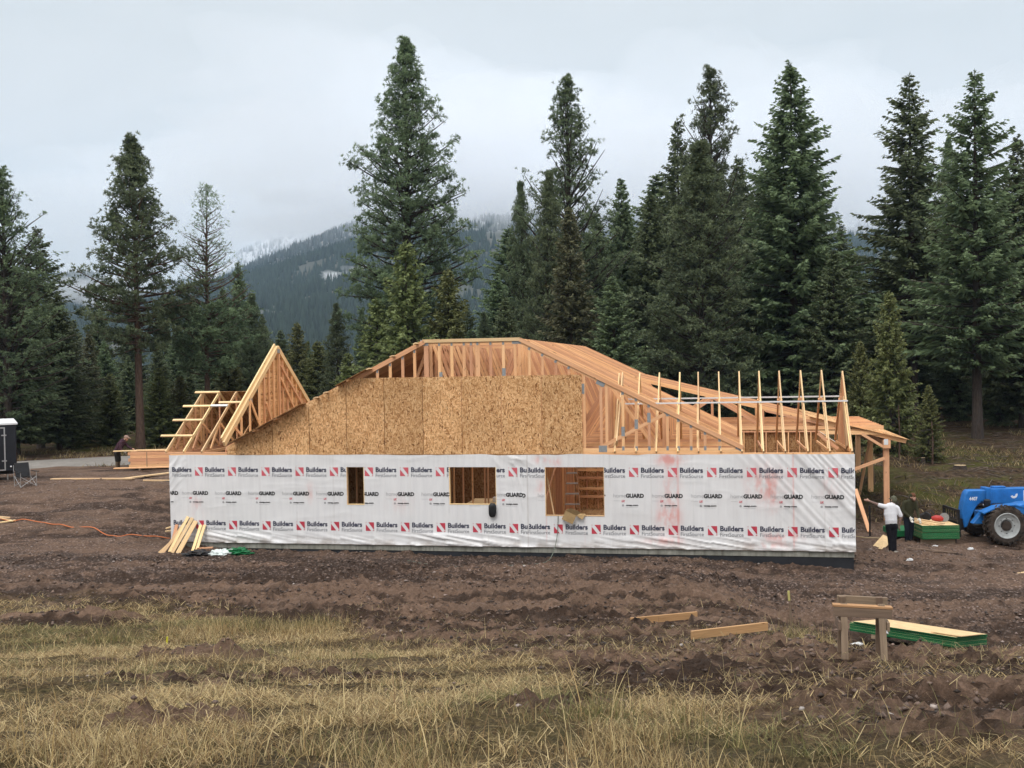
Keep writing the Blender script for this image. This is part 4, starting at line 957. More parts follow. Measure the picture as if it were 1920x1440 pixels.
def kites(base, d, L, w, side):
    """thin diamond leaves: base, two flanks, tip"""
    mid = base + d * (L * .45)[:, None]
    v = np.stack([base, mid + side * w[:, None], base + d * L[:, None], mid - side * w[:, None]], 1)
    n = len(base); f = np.arange(n * 4).reshape(n, 4)
    return v.reshape(-1, 3), f
def unit(v): return v / np.maximum(np.linalg.norm(v, axis=-1, keepdims=True), 1e-9)
def make_tree(name, kind, H, Rmax, crown0, seed, dens=1.0, shape=0.85, sparse_top=0.0, droop=0.25, lift=0.0, needles='fir_needles', bark='bark_dark', trunk_r=None, gap=0.0, irregular=0.25):
    """returns (trunk mesh, crown mesh); the foot stands at the origin"""
    rg = np.random.default_rng(seed); tr = trunk_r or H * 0.0135
    lean = rg.normal(0, .006, 2) * H
    tb = MB(); N = 12
    tpath = [Vector((lean[0] * (i / N) ** 2 + rg.normal(0, .012) * H * .05, lean[1] * (i / N) ** 2, H * i / N)) for i in range(N + 1)]
    tb.tube([tpath[0] - Vector((0, 0, .6))] + tpath, [tr * 1.35] + [tr * (1.22 if i == 0 else 1) * max(.05, (1 - i / N) ** .8) for i in range(N + 1)], 10)
    def trunk(z):
        f_ = min(max(z / H * N, 0), N - 1e-4); i = int(f_); return np.array(tpath[i].lerp(tpath[i + 1], f_ - i))
    B, D, L, W, S, T = [], [], [], [], [], []
    z = crown0 * H
    step = 0.30 if kind == 'fir' else 0.42
    lop = rg.random(4) * 6.28
    while z < H * 0.992:
        q = (z - crown0 * H) / (H * (1 - crown0))
        prof = (1 - q) ** shape * (0.55 + 0.45 * min(1, q / .12)) if kind == 'fir' else (1 - q ** shape) ** 0.92 * (0.55 + .45 * min(1, q / .18)) * 1.08
        nb = max(3, int(round((7 if kind == 'fir' else 6) * (1 if q < .85 else .8))))
        ph = rg.random() * 6.28
        for k in range(nb):
            if rg.random() < gap: continue
            az = ph + 6.283 * k / nb + rg.normal(0, .25)
            r_ = Rmax * prof * (1 - irregular + 2 * irregular * rg.random() ** 1.2 * (0.8 + .4 * math.sin(az * 2 + lop[0] + q * 9))) + 0.12
            zz_ = z + rg.normal(0, .12)
            out_ = np.array([math.cos(az), math.sin(az), 0.0])
            p0 = trunk(zz_)
            if kind == 'fir':
                el = (0.55 * q - droop * (1 - q)) + rg.normal(0, .08); tipup = 0.20 * (1 - q)
            else:
                el = (0.75 * q + lift - droop * (1 - q)) + rg.normal(0, .15); tipup = 0.35
            m_ = max(3, int(r_ / (0.19 if kind == 'fir' else .17)))
            ts = (np.arange(m_) + 0.5) / m_
            cen = p0 + out_ * (r_ * ts)[:, None] * math.cos(el) + np.array([0, 0, 1.0]) * (r_ * ts * math.sin(el) + tipup * r_ * ts ** 2.2 * .6)[:, None]
            # the limb itself
            if r_ > 0.9 and rg.random() < (0.55 if kind == 'fir' else 1.0):
                ii = [0, m_ // 2, m_ - 1]; rr = 0.012 * r_ + .008
                tb.tube([Vector(p0)] + [Vector(cen[i_]) for i_ in ii[1:]], [rr * 1.6, rr, rr * .35], 4, cap=False)
            start = (0.22 if kind == 'fir' else 0.40) * (1 if r_ > 1.0 else .3) * (1 - .6 * q)
            sel = ts > start
            if not sel.any(): continue
            c = cen[sel]; tt = ts[sel]; n_ = len(c)
            lat = np.array([-out_[1], out_[0], 0.0])
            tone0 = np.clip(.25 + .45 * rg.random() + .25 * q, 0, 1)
            if kind == 'fir':
                for sgn in (-1, 1, -1, 1, 0):
                    keepm = rg.random(n_) < dens * (1.0 if sgn else .8)
                    if not keepm.any(): continue
                    cc = c[keepm] + rg.normal(0, .035, (keepm.sum(), 3)); t_ = tt[keepm]; k_ = len(cc)
                    ll = (0.20 + 0.24 * r_ * (1.05 - t_)) * (0.55 + .8 * rg.random(k_)); ll = np.minimum(ll, .85)
                    d_ = unit(out_ * (0.75 + .3 * rg.random((k_, 1))) + lat * sgn * (0.55 + .5 * rg.random((k_, 1))) + np.array([0, 0, -1.0]) * (rg.normal(.18 if sgn else .55, .25, (k_, 1)) + droop * .4) + rg.normal(0, .12, (k_, 3)))
                    sd_ = unit(np.cross(d_, unit(rg.normal(0, 1, (k_, 3)) + np.array([0, 0, .5]))))
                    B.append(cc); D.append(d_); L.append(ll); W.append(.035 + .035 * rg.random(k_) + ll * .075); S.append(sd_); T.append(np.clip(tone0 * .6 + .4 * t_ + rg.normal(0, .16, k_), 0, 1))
            else:
                # needle tufts gathered in clumps along the outer limb
                ncl = max(1, int(round(r_ * 1.9 * (1 - .35 * q)))) + 1
                for _c in range(ncl):
                    if rg.random() > dens: continue
                    tc = 1 - (1 - start) * rg.random() ** 1.35; base_ = cen[min(m_ - 1, int(tc * m_))]
                    off = lat * rg.normal(0, min(.20 + .10 * r_ * (1.1 - tc), .30 * r_ + .02)) + np.array([0, 0, 1.0]) * (abs(rg.normal(0, .12)) + .04)
                    cc0 = base_ + off; k_ = rg.integers(6, 11); cr_ = min(.16 + .10 * rg.random(), .07 + .15 * r_)
                    if r_ > 1.2: tb.tube([Vector(base_ - out_ * .2), Vector(cc0)], [.012, .006], 3, cap=False)
                    cc = cc0 + rg.normal(0, cr_, (k_, 3)) * np.array([1, 1, .65])
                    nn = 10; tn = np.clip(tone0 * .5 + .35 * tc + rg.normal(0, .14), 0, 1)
                    ax = unit(out_ * .6 + np.array([0, 0, .8]) + (cc - cc0) * 2.2 + rg.normal(0, .25, (k_, 3)))
                    d_ = unit(ax[:, None] * .8 + unit(rg.normal(0, 1, (k_, nn, 3)))).reshape(-1, 3)
                    bs = np.repeat(cc, nn, 0); ll = (0.15 + .13 * rg.random(len(bs)))
                    sd_ = unit(np.cross(d_, unit(rg.normal(0, 1, (len(bs), 3)))))
                    B.append(bs); D.append(d_); L.append(ll); W.append(.018 + .015 * rg.random(len(bs))); S.append(sd_)
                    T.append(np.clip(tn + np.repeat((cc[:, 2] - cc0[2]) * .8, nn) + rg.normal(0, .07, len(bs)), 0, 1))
        z += step * (0.75 + .5 * rg.random()) * (1.0 if q < .8 else .75)
    # leader
    n_ = 40; zt = H - rg.random(n_) * H * .03; B.append(np.array([trunk(a) for a in zt])); D.append(unit(rg.normal(0, .5, (n_, 3)) + np.array([0, 0, 1.0])))
    L.append(.12 + .2 * rg.random(n_)); W.append(np.full(n_, .03)); S.append(unit(rg.normal(0, 1, (n_, 3)))); T.append(rg.random(n_))
    B, D, L, W, S, T = map(np.concatenate, (B, D, L, W, S, T))
    if sparse_top > 0:   # a thin upper crown
        q = (B[:, 2] / H - crown0) / (1 - crown0); kp = rg.random(len(B)) > np.where(q > .38, sparse_top, 0)
        B, D, L, W, S, T = B[kp], D[kp], L[kp], W[kp], S[kp], T[kp]
    v, f = kites(B, D, L, W, S)
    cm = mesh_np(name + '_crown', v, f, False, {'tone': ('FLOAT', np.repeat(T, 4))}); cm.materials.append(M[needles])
    tm_o = tb.build(name + '_trunk', M[bark]); tm = tm_o.data; bpy.data.objects.remove(tm_o)
    return tm, cm, H
TT = {}
TT['ponderosa_a'] = make_tree('ponderosa', 'pine', 20, 3.4, .33, 1, .95, needles='pine_needles', bark='bark', droop=.12, trunk_r=.27, irregular=.35, shape=1.15)
TT['ponderosa_b'] = make_tree('ponderosa', 'pine', 26, 4.9, .24, 2, .92, needles='pine_needles', bark='bark_dark', droop=.10, trunk_r=.36, irregular=.28, shape=1.12)
TT['ponderosa_thin'] = make_tree('ponderosa', 'pine', 17, 2.4, .28, 3, .95, sparse_top=.90, needles='pine_needles', bark='bark', droop=.0, trunk_r=.19, shape=1.7)
TT['pine_open'] = make_tree('open_pine', 'pine', 24, 3.7, .14, 4, .55, needles='pine_needles', bark='bark_dark', droop=.0, lift=.25, gap=.12, irregular=.45, shape=2.0)
TT['pine_full'] = make_tree('full_pine', 'pine', 18, 3.7, .05, 5, .9, needles='pine_needles', bark='bark_dark', droop=.05, lift=.1, irregular=.3, shape=1.15)
TT['fir_a'] = make_tree('douglas_fir', 'fir', 24, 5.6, .08, 6, .9, .80, needles='fir_needles', droop=.22, irregular=.3)
TT['fir_b'] = make_tree('douglas_fir', 'fir', 24, 4.9, .20, 7, .75, .80, needles='fir_needles', droop=.14, gap=.16, irregular=.42)
TT['fir_c'] = make_tree('douglas_fir', 'fir', 18, 4.6, .03, 8, .9, .80, needles='fir_needles', droop=.28, irregular=.3)
TT['fir_rust'] = make_tree('rusty_fir', 'fir', 16, 3.4, .05, 9, .9, .75, needles='rust_needles', droop=.25, irregular=.35)
TT['fir_young'] = make_tree('young_fir', 'fir', 11, 3.1, .03, 10, .95, .8, needles='young_needles', droop=.15, irregular=.35)
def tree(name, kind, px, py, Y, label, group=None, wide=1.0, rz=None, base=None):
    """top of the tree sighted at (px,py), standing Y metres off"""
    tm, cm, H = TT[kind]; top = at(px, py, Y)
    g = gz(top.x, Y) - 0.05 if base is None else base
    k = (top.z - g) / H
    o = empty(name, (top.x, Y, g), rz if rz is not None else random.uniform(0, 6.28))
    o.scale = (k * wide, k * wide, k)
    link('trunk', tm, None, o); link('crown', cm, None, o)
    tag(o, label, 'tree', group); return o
# the ones that can be told apart, left to right
tree('ponderosa_pine', 'pine_open', 4, 322, 58, 'tall open pine at the left edge, cut by the frame above the trailer', wide=1.25, rz=1.0)
tree('douglas_fir', 'fir_b', 66, 425, 66, 'fir with ragged spire beside the left-edge pine', wide=1.2)
tree('douglas_fir', 'fir_a', 22, 470, 60, 'broad dark fir right behind the black trailer', wide=1.15)
tree('douglas_fir', 'fir_a', 104, 548, 64, 'dark fir between the trailer and the tall bare-trunked pine', wide=1.25)
tree('douglas_fir', 'fir_rust', 166, 622, 74, 'small brownish fir left of the tall bare-trunked pine')
tree('ponderosa_pine', 'ponderosa_a', 250, 262, 63, 'tall pine with long bare trunk standing by the road', wide=1.08, rz=2.2)
tree('ponderosa_pine', 'ponderosa_thin', 380, 350, 66, 'thin half-bare pine with reddish trunk behind the entry roof', wide=1.15, rz=.4)
tree('douglas_fir', 'fir_b', 447, 490, 84, 'slender fir just right of the half-bare pine', wide=.9)
tree('ponderosa_pine', 'pine_full', 470, 556, 72, 'bushy green pine left above the peaked gable truss', wide=1.0)
tree('douglas_fir', 'fir_young', 556, 606, 78, 'small pointed fir right behind the peaked gable truss', wide=.9)
tree('ponderosa_pine', 'pine_full', 632, 574, 74, 'young rounded pine in the gap before the mountain', wide=.95)
tree('ponderosa_pine', 'pine_full', 678, 584, 78, 'narrow young pine beside the rounded one in the gap', wide=.7)
tree('ponderosa_pine', 'ponderosa_b', 757, 76, 72, 'tallest, broadest pine standing alone above the roof', wide=1.03, rz=.9)
tree('douglas_fir', 'fir_young', 762, 455, 66, 'yellowish fir in front of the tallest pine', wide=.95)
tree('douglas_fir', 'fir_young', 838, 506, 67, 'yellowish fir right of the tallest pine, lower of the two', wide=.95)
tree('douglas_fir', 'fir_young', 706, 560, 68, 'low yellowish fir at the left foot of the tallest pine', wide=1.1)
tree('ponderosa_pine', 'pine_full', 978, 350, 76, 'slim pine at the left end of the right-hand wood', wide=.62)
tree('ponderosa_pine', 'pine_open', 1062, 150, 74, 'tall airy pine with side shoots above the flat ridge', wide=1.0, rz=2.0)
tree('ponderosa_pine', 'pine_full', 1026, 332, 69, 'dense pine standing just before the tall airy pine', wide=.75)
tree('douglas_fir', 'fir_rust', 1068, 392, 65, 'browning fir in front of the tall airy pine', wide=.95)
tree('douglas_fir', 'fir_c', 945, 560, 66, 'low dark fir at the left foot of the right-hand wood', wide=1.1)
tree('douglas_fir', 'fir_c', 1168, 336, 82, 'pointed fir in the notch between the airy pines', wide=.8)
tree('douglas_fir', 'fir_a', 1220, 360, 78, 'fir in the middle of the wood right of the notch', wide=1.0)
tree('douglas_fir', 'fir_b', 1270, 222, 80, 'tall fir just left of the forked-looking bare-topped pine', wide=.85)
tree('ponderosa_pine', 'pine_open', 1330, 134, 78, 'tall bare-topped pine with upswept limbs', wide=.95, rz=4.1)
tree('ponderosa_pine', 'pine_full', 1310, 278, 68, 'very dense broad pine behind the row of small trusses', wide=1.2)
tree('douglas_fir', 'fir_a', 1482, 118, 70, 'huge dense dark fir, broadest of the right-hand wood', wide=1.12, rz=.3)
tree('douglas_fir', 'fir_c', 1150, 520, 62, 'low fir behind the sloping right roof', wide=1.2)
tree('douglas_fir', 'fir_c', 1560, 470, 66, 'fir filling in right of the huge dark fir', wide=1.15)
tree('douglas_fir', 'fir_b', 1706, 140, 68, 'tall layered fir with drooping tiers and bare lower trunk', wide=1.1, rz=1.7)
tree('douglas_fir', 'fir_b', 1826, 134, 58, 'tallest fir on the right bank, thick grey trunk', wide=1.05, rz=3.9)
tree('ponderosa_pine', 'ponderosa_b', 1780, 262, 82, 'pine showing between the two tall layered firs', wide=.7)
tree('douglas_fir', 'fir_a', 1914, 256, 64, 'fir at the right edge, cut by the frame', wide=1.0)
tree('douglas_fir', 'fir_young', 1668, 548, 52, 'young fir beyond the porch posts', wide=.8)
tree('douglas_fir', 'fir_young', 1612, 640, 56, 'smaller young fir left of the one beyond the porch', wide=.8)
for px, py, Y, q in ((128, 690, 66, 'light young fir left of the bare-trunked pine, nearest the road'), (206, 700, 68, 'light young fir just left of the long bare trunk'), (298, 690, 66, 'light young fir just right of the long bare trunk'), (338, 705, 67, 'low light fir left of the reddish trunk'), (428, 650, 70, 'light young fir right of the reddish trunk'), (520, 655, 72, 'light young fir tucked behind the peaked gable'), (596, 640, 76, 'light young fir where the gable meets the long rake'), (652, 662, 72, 'low light fir above the upper rake')):
    tree('young_fir', 'fir_young', px, py, Y, q, wide=1.25)
# deeper rows, closing the wood
deep = [(1110, 400, 86), (1180, 400, 90), (1235, 330, 90), (1290, 320, 96), (1350, 320, 94), (1390, 300, 96), (1405, 400, 82), (1445, 300, 92), (1530, 330, 92), (1575, 420, 92), (1600, 470, 88), (1660, 470, 90), (1690, 420, 94), (1730, 350, 92), (1785, 400, 88), (1840, 330, 92), (1885, 350, 84), (1620, 560, 76), (1700, 600, 70), (1560, 560, 74), (960, 430, 96), (1030, 430, 84), (180, 560, 92), (240, 600, 96), (300, 590, 100), (360, 560, 98), (420, 540, 100), (500, 590, 88), (530, 620, 84), (575, 640, 90), (610, 650, 94), (690, 640, 90), (730, 620, 92), (910, 590, 84), (870, 570, 92), (940, 620, 76), (-30, 470, 76), (48, 560, 82), (132, 600, 86), (196, 640, 90), (232, 668, 84), (300, 640, 78), (330, 610, 88), (420, 600, 86), (505, 640, 92), (522, 668, 84), (590, 690, 88),
        (930, 520, 90), (1000, 470, 88), (1100, 440, 84), (1140, 470, 92), (1200, 440, 96), (1255, 400, 92), (1370, 380, 90), (1420, 330, 88), (1440, 420, 80), (1540, 420, 86), (1590, 520, 84), (1645, 560, 92), (1650, 620, 78), (1745, 430, 90), (1760, 520, 76),
        (1860, 400, 86), (1890, 480, 74), (1950, 420, 78), (1800, 560, 70), (1880, 600, 66), (1700, 560, 74), (1480, 470, 76), (1390, 520, 72), (1240, 540, 72), (1080, 560, 72), (880, 620, 82), (800, 640, 80), (740, 655, 84), (650, 690, 82),
        (20, 640, 72), (90, 660, 74), (150, 700, 70), (210, 715, 70), (280, 700, 72), (350, 690, 74), (420, 690, 74), (480, 690, 76), (-60, 420, 70), (1990, 330, 72), (1850, 660, 80), (1930, 640, 72), (1780, 640, 84), (1720, 650, 88)]
def zone(px):
    for lim, q in ((60, 'behind the black trailer'), (160, 'between the trailer and the tall bare-trunked pine'), (290, 'around the tall bare-trunked pine'), (400, 'behind the entry roof purlins'), (540, 'behind the peaked gable truss'), (720, 'in the gap before the mountain'), (900, 'around the foot of the tallest pine'), (1120, 'behind the flat ridge of the roof'), (1300, 'behind the right roof slope'), (1460, 'behind the left half of the small trusses'), (1620, 'behind the right half of the small trusses'), (1790, 'beyond the porch'), (3000, 'above the telehandler')):
        if px < lim: return 'dark conifer deep in the wood ' + q
for i, (px, py, Y) in enumerate(deep):
    tree('conifer', ('fir_c', 'fir_a', 'fir_c', 'pine_full', 'fir_b')[i % 5] if py < 600 else 'fir_c', px + random.uniform(-8, 8), py, Y, zone(px), 'conifers in the deeper rows', wide=random.uniform(.9, 1.3))

# bare young stems and a bright green sapling on the right bank
def stem(px, pyt, pyb, Y, label, r=.05):
    a = at(px, pyb, Y); b_ = at(px + 2, pyt, Y); a.z = gz(a.x, Y) - .05
    o = empty('bare_sapling', a); mb = MB(); Hh = b_.z - a.z
    mb.tube([(0, 0, 0), (.03, 0, Hh * .5), (0, .02, Hh)], [r, r * .8, r * .45], 7)
    mb.build('stem', M['bark'], o); tw = MB()
    for k in range(14):
        z = Hh * random.uniform(.35, .98); az = random.uniform(0, 6.28); l = random.uniform(.3, .9)
        tw.tube([(0, 0, z), (math.cos(az) * l * .6, math.sin(az) * l * .6, z - .05), (math.cos(az) * l, math.sin(az) * l, z - .2)], [.012, .008, .004], 4)
    tw.build('twigs', M['bark_dark'], o); tag(o, label, 'tree', 'thin bare saplings on the right bank')
for px, a_, b_, Y, q in ((1672, 720, 840, 53, 'thinnest bare stem nearest the porch roof edge'), (1686, 760, 850, 51, 'bare stem second from the porch roof edge'), (1717, 760, 840, 52, 'bare stem between porch and green sapling'), (1748, 790, 852, 49, 'short bare stem under the bright green sapling')): stem(px, a_, b_, Y, q)
a = at(1742, 745, 49); g = gz(a.x, 49)
tree('young_fir', 'fir_young', 1740, 722, 49.5, 'bright green sapling on the bank right of the porch', wide=.9)

def stump(px, py, Y, r, h, label, cut=(.42, .31, .18)):
    a = at(px, py, Y); a.z = gz(a.x, Y)
    o = empty('tree_stump', a); mb = MB()
    mb.lathe([(r * 1.35, -.15), (r * 1.1, .05), (r, h)], (0, 0, 0), (0, 0, 1), 16); mb.build('bark', M['bark_dark'], o, smooth=True)
    mb = MB(); mb.lathe([(r * .97, h), (r * .95, h + .012)], (0, 0, 0), (0, 0, 1), 16); mb.build('cut_face', simple('fresh_cut', cut, .8), o)
    tag(o, label, 'stump')
stump(1800, 884, 47, .26, .16, 'low fresh-cut stump on the mossy bank above the telehandler')
stump(1731, 868, 49, .09, .30, 'small pale broken stump left of the fresh-cut one')

# ------------------------------------------------------------------ mountains
def mountain(name, Y0, Y1, prof, amp, seed, ntree, snow, label, th=13.0):
    """ridge line given as sighted points (px,py) at Y1; the flank falls towards Y0"""
    px = np.array([q[0] for q in prof]); py = np.array([q[1] for q in prof])
    ridx, ridz = [], []
    for a, b_ in prof:
        p_ = at(a, b_, Y1); ridx.append(p_.x); ridz.append(p_.z)
    xs = np.linspace(-Y1 * .95, Y1 * .95, 170); ys = np.linspace(Y0, Y1 * 1.25, 90)
    X, Yg = np.meshgrid(xs, ys)
    def h(x, y):
        # project along sight lines so spurs keep a natural fan
        rz_ = np.interp(x / (0.75 + .25 * y / Y1), ridx, ridz)
        q = np.clip((y - Y0) / (Y1 - Y0), 0, 1.6); sh = np.where(q < 1, q ** 1.15, 1 - (q - 1) * .9)
        return 2 + rz_ * np.clip(sh, 0, 1) + (fbm(x / 260., y / 260., 5, seed) - .5) * amp * np.clip(q * 1.6, 0, 1)
    Zg = h(X, Yg); k = len(xs); ix = np.arange(X.size).reshape(X.shape)
    f = np.stack([ix[:-1, :-1], ix[:-1, 1:], ix[1:, 1:], ix[1:, :-1]], -1).reshape(-1, 4)
    m, nt, b = mat(name); g_ = nd(nt, 'ShaderNodeTexCoord').outputs['Object']
    n_ = noise(nt, g_, .012, 5, .6); sx = nd(nt, 'ShaderNodeSeparateXYZ'); nt.links.new(g_, sx.inputs[0])
    c = ramp(nt, n_, [(.3, (.035, .042, .030)), (.62, (.06, .058, .042)), (.74, (.17, .13, .085))])
    mr = nd(nt, 'ShaderNodeMapRange'); mr.inputs[1].default_value = snow[0]; mr.inputs[2].default_value = snow[1]; mr.inputs[4].default_value = .8; nt.links.new(sx.outputs['Z'], mr.inputs[0])
    nt.links.new(mixc(nt, mr.outputs[0], c, (.75, .77, .80)), b.inputs['Base Color']); b.inputs['Roughness'].default_value = .95
    tag(link(name, mesh_np(name, np.stack([X, Yg, Zg], -1).reshape(-1, 3), f, True), m), kind='structure')
    rg = np.random.default_rng(seed + 1)
    y = Y0 + (Y1 * 1.03 - Y0) * rg.random(ntree * 3) ** .8; x = (rg.random(ntree * 3) * 2 - 1) * y * .56
    kp = fbm(x / 90., y / 90., 3, seed + 5) > .36 + .10 * rg.random(len(x)); x, y = x[kp][:ntree], y[kp][:ntree]; n2 = len(x)
    zc = h(x, y); hh = th * (.6 + .8 * rg.random(n2)); rr = hh * (.17 + .08 * rg.random(n2))
    seg = 5; an = np.arange(seg) * 6.283 / seg
    a_ = rg.random(n2) * 6.28
    ring = np.stack([x[:, None] + rr[:, None] * np.cos(an + a_[:, None]), y[:, None] + rr[:, None] * np.sin(an + a_[:, None]), np.repeat((zc - .5)[:, None], seg, 1)], -1)
    tip = np.stack([x, y, zc + hh], -1)[:, None]
    v = np.concatenate([ring, tip], 1).reshape(-1, 3)
    f1 = np.array([[j, (j + 1) % seg, seg] for j in range(seg)]); f = (f1[None] + (np.arange(n2) * (seg + 1))[:, None, None]).reshape(-1, 3)
    sn = np.clip((zc - snow[0]) / (snow[1] - snow[0]), 0, 1) * (.35 + .65 * rg.random(n2)) * .75
    base = np.array([.020, .030, .022]) * (.6 + .9 * rg.random((n2, 1))); col = base * (1 - sn[:, None]) + np.array([.60, .63, .67]) * sn[:, None]
    col = np.repeat(np.concatenate([col, np.ones((n2, 1))], 1)[:, None], seg + 1, 1).reshape(-1, 4)
    m, nt, b = mat(name + '_wood'); nt.links.new(attr(nt, 'col').outputs['Color'], b.inputs['Base Color']); b.inputs['Roughness'].default_value = .9; b.inputs['Specular IOR Level'].default_value = .1
    tag(link(name + '_forest', mesh_np(name + '_forest', v, f, False, {'col': ('FLOAT_COLOR', col)}), m), label, 'forest', kind='stuff')
mountain('near_mountain', 700, 2200, [(-1200, 560), (-300, 640), (60, 560), (110, 548), (170, 518), (235, 535), (320, 580), (420, 545), (480, 512), (560, 482), (640, 447), (720, 415), (820, 390), (940, 400), (1200, 420), (1450, 430), (1620, 420), (1900, 400), (3200, 420)], 80, 501, 42000, (195, 310), 'dark conifer forest covering the near mountainside', 12)
mountain('snowy_mountain', 2300, 3600, [(-1200, 520), (0, 600), (250, 560), (400, 500), (470, 458), (560, 425), (640, 395), (760, 380), (1000, 370), (1600, 380), (3200, 420)], 100, 601, 16000, (150, 330), 'snow-dusted forest on the far mountain', 15)

# ------------------------------------------------------------------ low cloud on the ridges and hazy air
def cloudmat(name, dens, col=(.97, .98, 1.0)):
    m = bpy.data.materials.new(name); m.use_nodes = True; nt = m.node_tree; nt.nodes.remove(nt.nodes['Principled BSDF'])
    v = nt.nodes.new('ShaderNodeVolumePrincipled'); v.inputs['Color'].default_value = (*col, 1); v.inputs['Density'].default_value = dens; v.inputs['Anisotropy'].default_value = 0.0
    nt.links.new(v.outputs[0], nt.nodes['Material Output'].inputs['Volume']); return m
def cloud(px, py, Y, rx, rz_, ry, dens, seed, label, rough=.35):
    c = at(px, py, Y); bm = bmesh.new(); bmesh.ops.create_icosphere(bm, subdivisions=5, radius=1.0)
    for v in bm.verts:
        n_ = v.co.normalized(); q = 1 + rough * (mnoise.fractal(n_ * 1.6 + Vector((seed * 3.1, 0, 0)), 1.0, 2.0, 5) )
        v.co = Vector((n_.x * rx, n_.y * ry, n_.z * rz_)) * max(.25, q)
    me_ = bpy.data.meshes.new('low_cloud'); bm.to_mesh(me_); bm.free()
    me_.polygons.foreach_set('use_smooth', np.ones(len(me_.polygons), dtype=bool))
    o = link('low_cloud', me_, cloudmat('low_cloud', dens), None, c); tag(o, label, 'cloud', 'low clouds hanging on the mountain')
    return o
cloud(720, 285, 2150, 470, 165, 450, .0020, 1, 'cloud bank swallowing the summit behind the tallest pine', .55)
cloud(840, 372, 2000, 260, 70, 230, .0032, 12, 'lower cloud layer right behind the tallest pine', .65)
cloud(520, 350, 3000, 560, 150, 420, .0011, 2, 'cloud lying over the snowy slope left of the tallest pine', .6)
cloud(655, 425, 2260, 170, 40, 180, .0038, 13, 'torn cloud edge on the ridge left of the tallest pine', .8)
cloud(925, 432, 1900, 150, 50, 150, .0045, 14, 'ragged low cloud covering the ridge right of the tallest pine', .8)
cloud(1000, 340, 2100, 380, 150, 350, .0022, 3, 'cloud bank right of the tallest pine', .6)
cloud(1330, 320, 2150, 480, 180, 430, .0020, 4, 'cloud bank behind the middle of the right-hand wood', .6)
cloud(1680, 330, 2100, 450, 180, 400, .0020, 5, 'cloud bank showing between the layered firs', .6)
cloud(360, 385, 3000, 480, 130, 420, .0012, 6, 'thin cloud over the half-bare pine', .6)
cloud(662, 538, 1400, 28, 15, 30, .030, 7, 'small wisp of fog left of the tallest pine, lowest puff', 1.3)
cloud(690, 524, 1420, 38, 13, 30, .024, 17, 'small wisp of fog left of the tallest pine, upper trailing puff', 1.4)
cloud(640, 548, 1380, 16, 13, 20, .028, 18, 'tiny fog puff at the left tip of the wisp', 1.4)
cloud(725, 512, 1440, 32, 11, 30, .022, 19, 'fog wisp trailing into the branches of the tallest pine', 1.4)
cloud(905, 490, 1650, 75, 60, 75, .0070, 8, 'wisp of fog right of the tallest pine', 1.0)
cloud(182, 543, 1650, 62, 26, 70, .0080, 9, 'wisp of fog on the slope left of the bare-trunked pine', 1.0)
cloud(150, 420, 3000, 560, 130, 420, .0009, 10, 'thin cloud behind the bare-trunked pine', .6)
hz = MB().box(-4600, 4600, -70, 4800, -3.0, 760).build('haze', cloudmat('haze_air', 1.2e-4, (.57, .78, 1.0)))
tag(hz, 'thin bluish haze filling the valley', 'haze', kind='stuff')
# ------------------------------------------------------------------ things on the site
def gpt(px, py, Y, dz=0.0):
    a = at(px, py, Y); a.z = gz(a.x, Y) + dz; return a
M['blue'] = simple('blue_machine_paint', (0.016, 0.150, 0.46), .45, 0, .28, 2.2, .4); M['blue_l'] = M['blue']
M['tyre'] = simple('muddy_tyre_rubber', (0.045, 0.034, 0.027), .9, 0, .75, 4); M['rim'] = simple('grey_wheel_rim', (0.36, 0.38, 0.38), .5, .1, .15, 8)
M['black_metal'] = simple('black_steel', (0.014, 0.014, 0.015), .5, .2); M['green'] = simple('green_edge_paint', (0.008, 0.135, 0.045), .6, 0, .18, 4)
M['ply'] = simple('sheet_face', (0.66, 0.47, 0.25), .75, 0, .15, 5); M['white_pl'] = simple('white_plastic_sheet', (0.70, 0.76, 0.74), .35, 0, .1); M['yellow'] = simple('yellow_flagging', (0.62, 0.58, 0.03), .6)
M['orange'] = simple('orange_cord', (0.55, 0.16, 0.05), .6); M['cord'] = simple('grey_green_cord', (0.12, 0.14, 0.11), .6); M['tan'] = simple('tan_hose', (0.42, 0.33, 0.18), .6)
M['red'] = simple('red_machine_cover', (0.42, 0.035, 0.03), .4); M['trailer'] = simple('black_trailer_skin', (0.012, 0.014, 0.020), .3, 0, .2, 2, .5); M['white_paint'] = simple('white_roof_paint', (.72, .73, .74), .45)

def mini_beam(name, p0, p1, w, h, m_, label, cat, group=None, up=(0, 0, 1)):
    p0, p1 = Vector(p0), Vector(p1); o = MB().beam((0, 0, 0), p1 - p0, w, h, up).build(name, M[m_], None, bevel=.003, loc=p0)
    tag(o, label, cat, group); return o

# boards lying on the mud
def ground_pt(px, py, dz=0.0, off=0.0): Y = ghit(px, py) + off; return gpt(px, py, Y, dz)
Y_ = ghit(1244, 1170); mini_beam('lumber_offcut', at(1182, 1165, Y_ - .1), at(1307, 1153, Y_ + .25), .045, .135, 'old_plank', 'short board lying on the mud, farther of two before the house', 'board')
Y_ = ghit(1368, 1192); mini_beam('lumber_offcut', at(1296, 1191, Y_ - .1), at(1439, 1174, Y_ + .35), .045, .135, 'old_plank', 'short board lying nearer, left of the survey stake', 'board')
_q = ground_pt(1487, 1188); st = empty('survey_stake', _q); st.scale = (1, 1, 1.05); MB().beam((0, 0, -.1), (-.06, .02, .62), .03, .045).build('stake', M['grey_wood'], st); MB().beam((-.062, .02, .62), (-.075, .02, .80), .026, .04).build('yellow_tip', simple('faded_yellow_ribbon', (.50, .45, .16), .7), st)
tag(st, 'thin leaning survey stake with yellow top left of the sawhorse', 'stake')
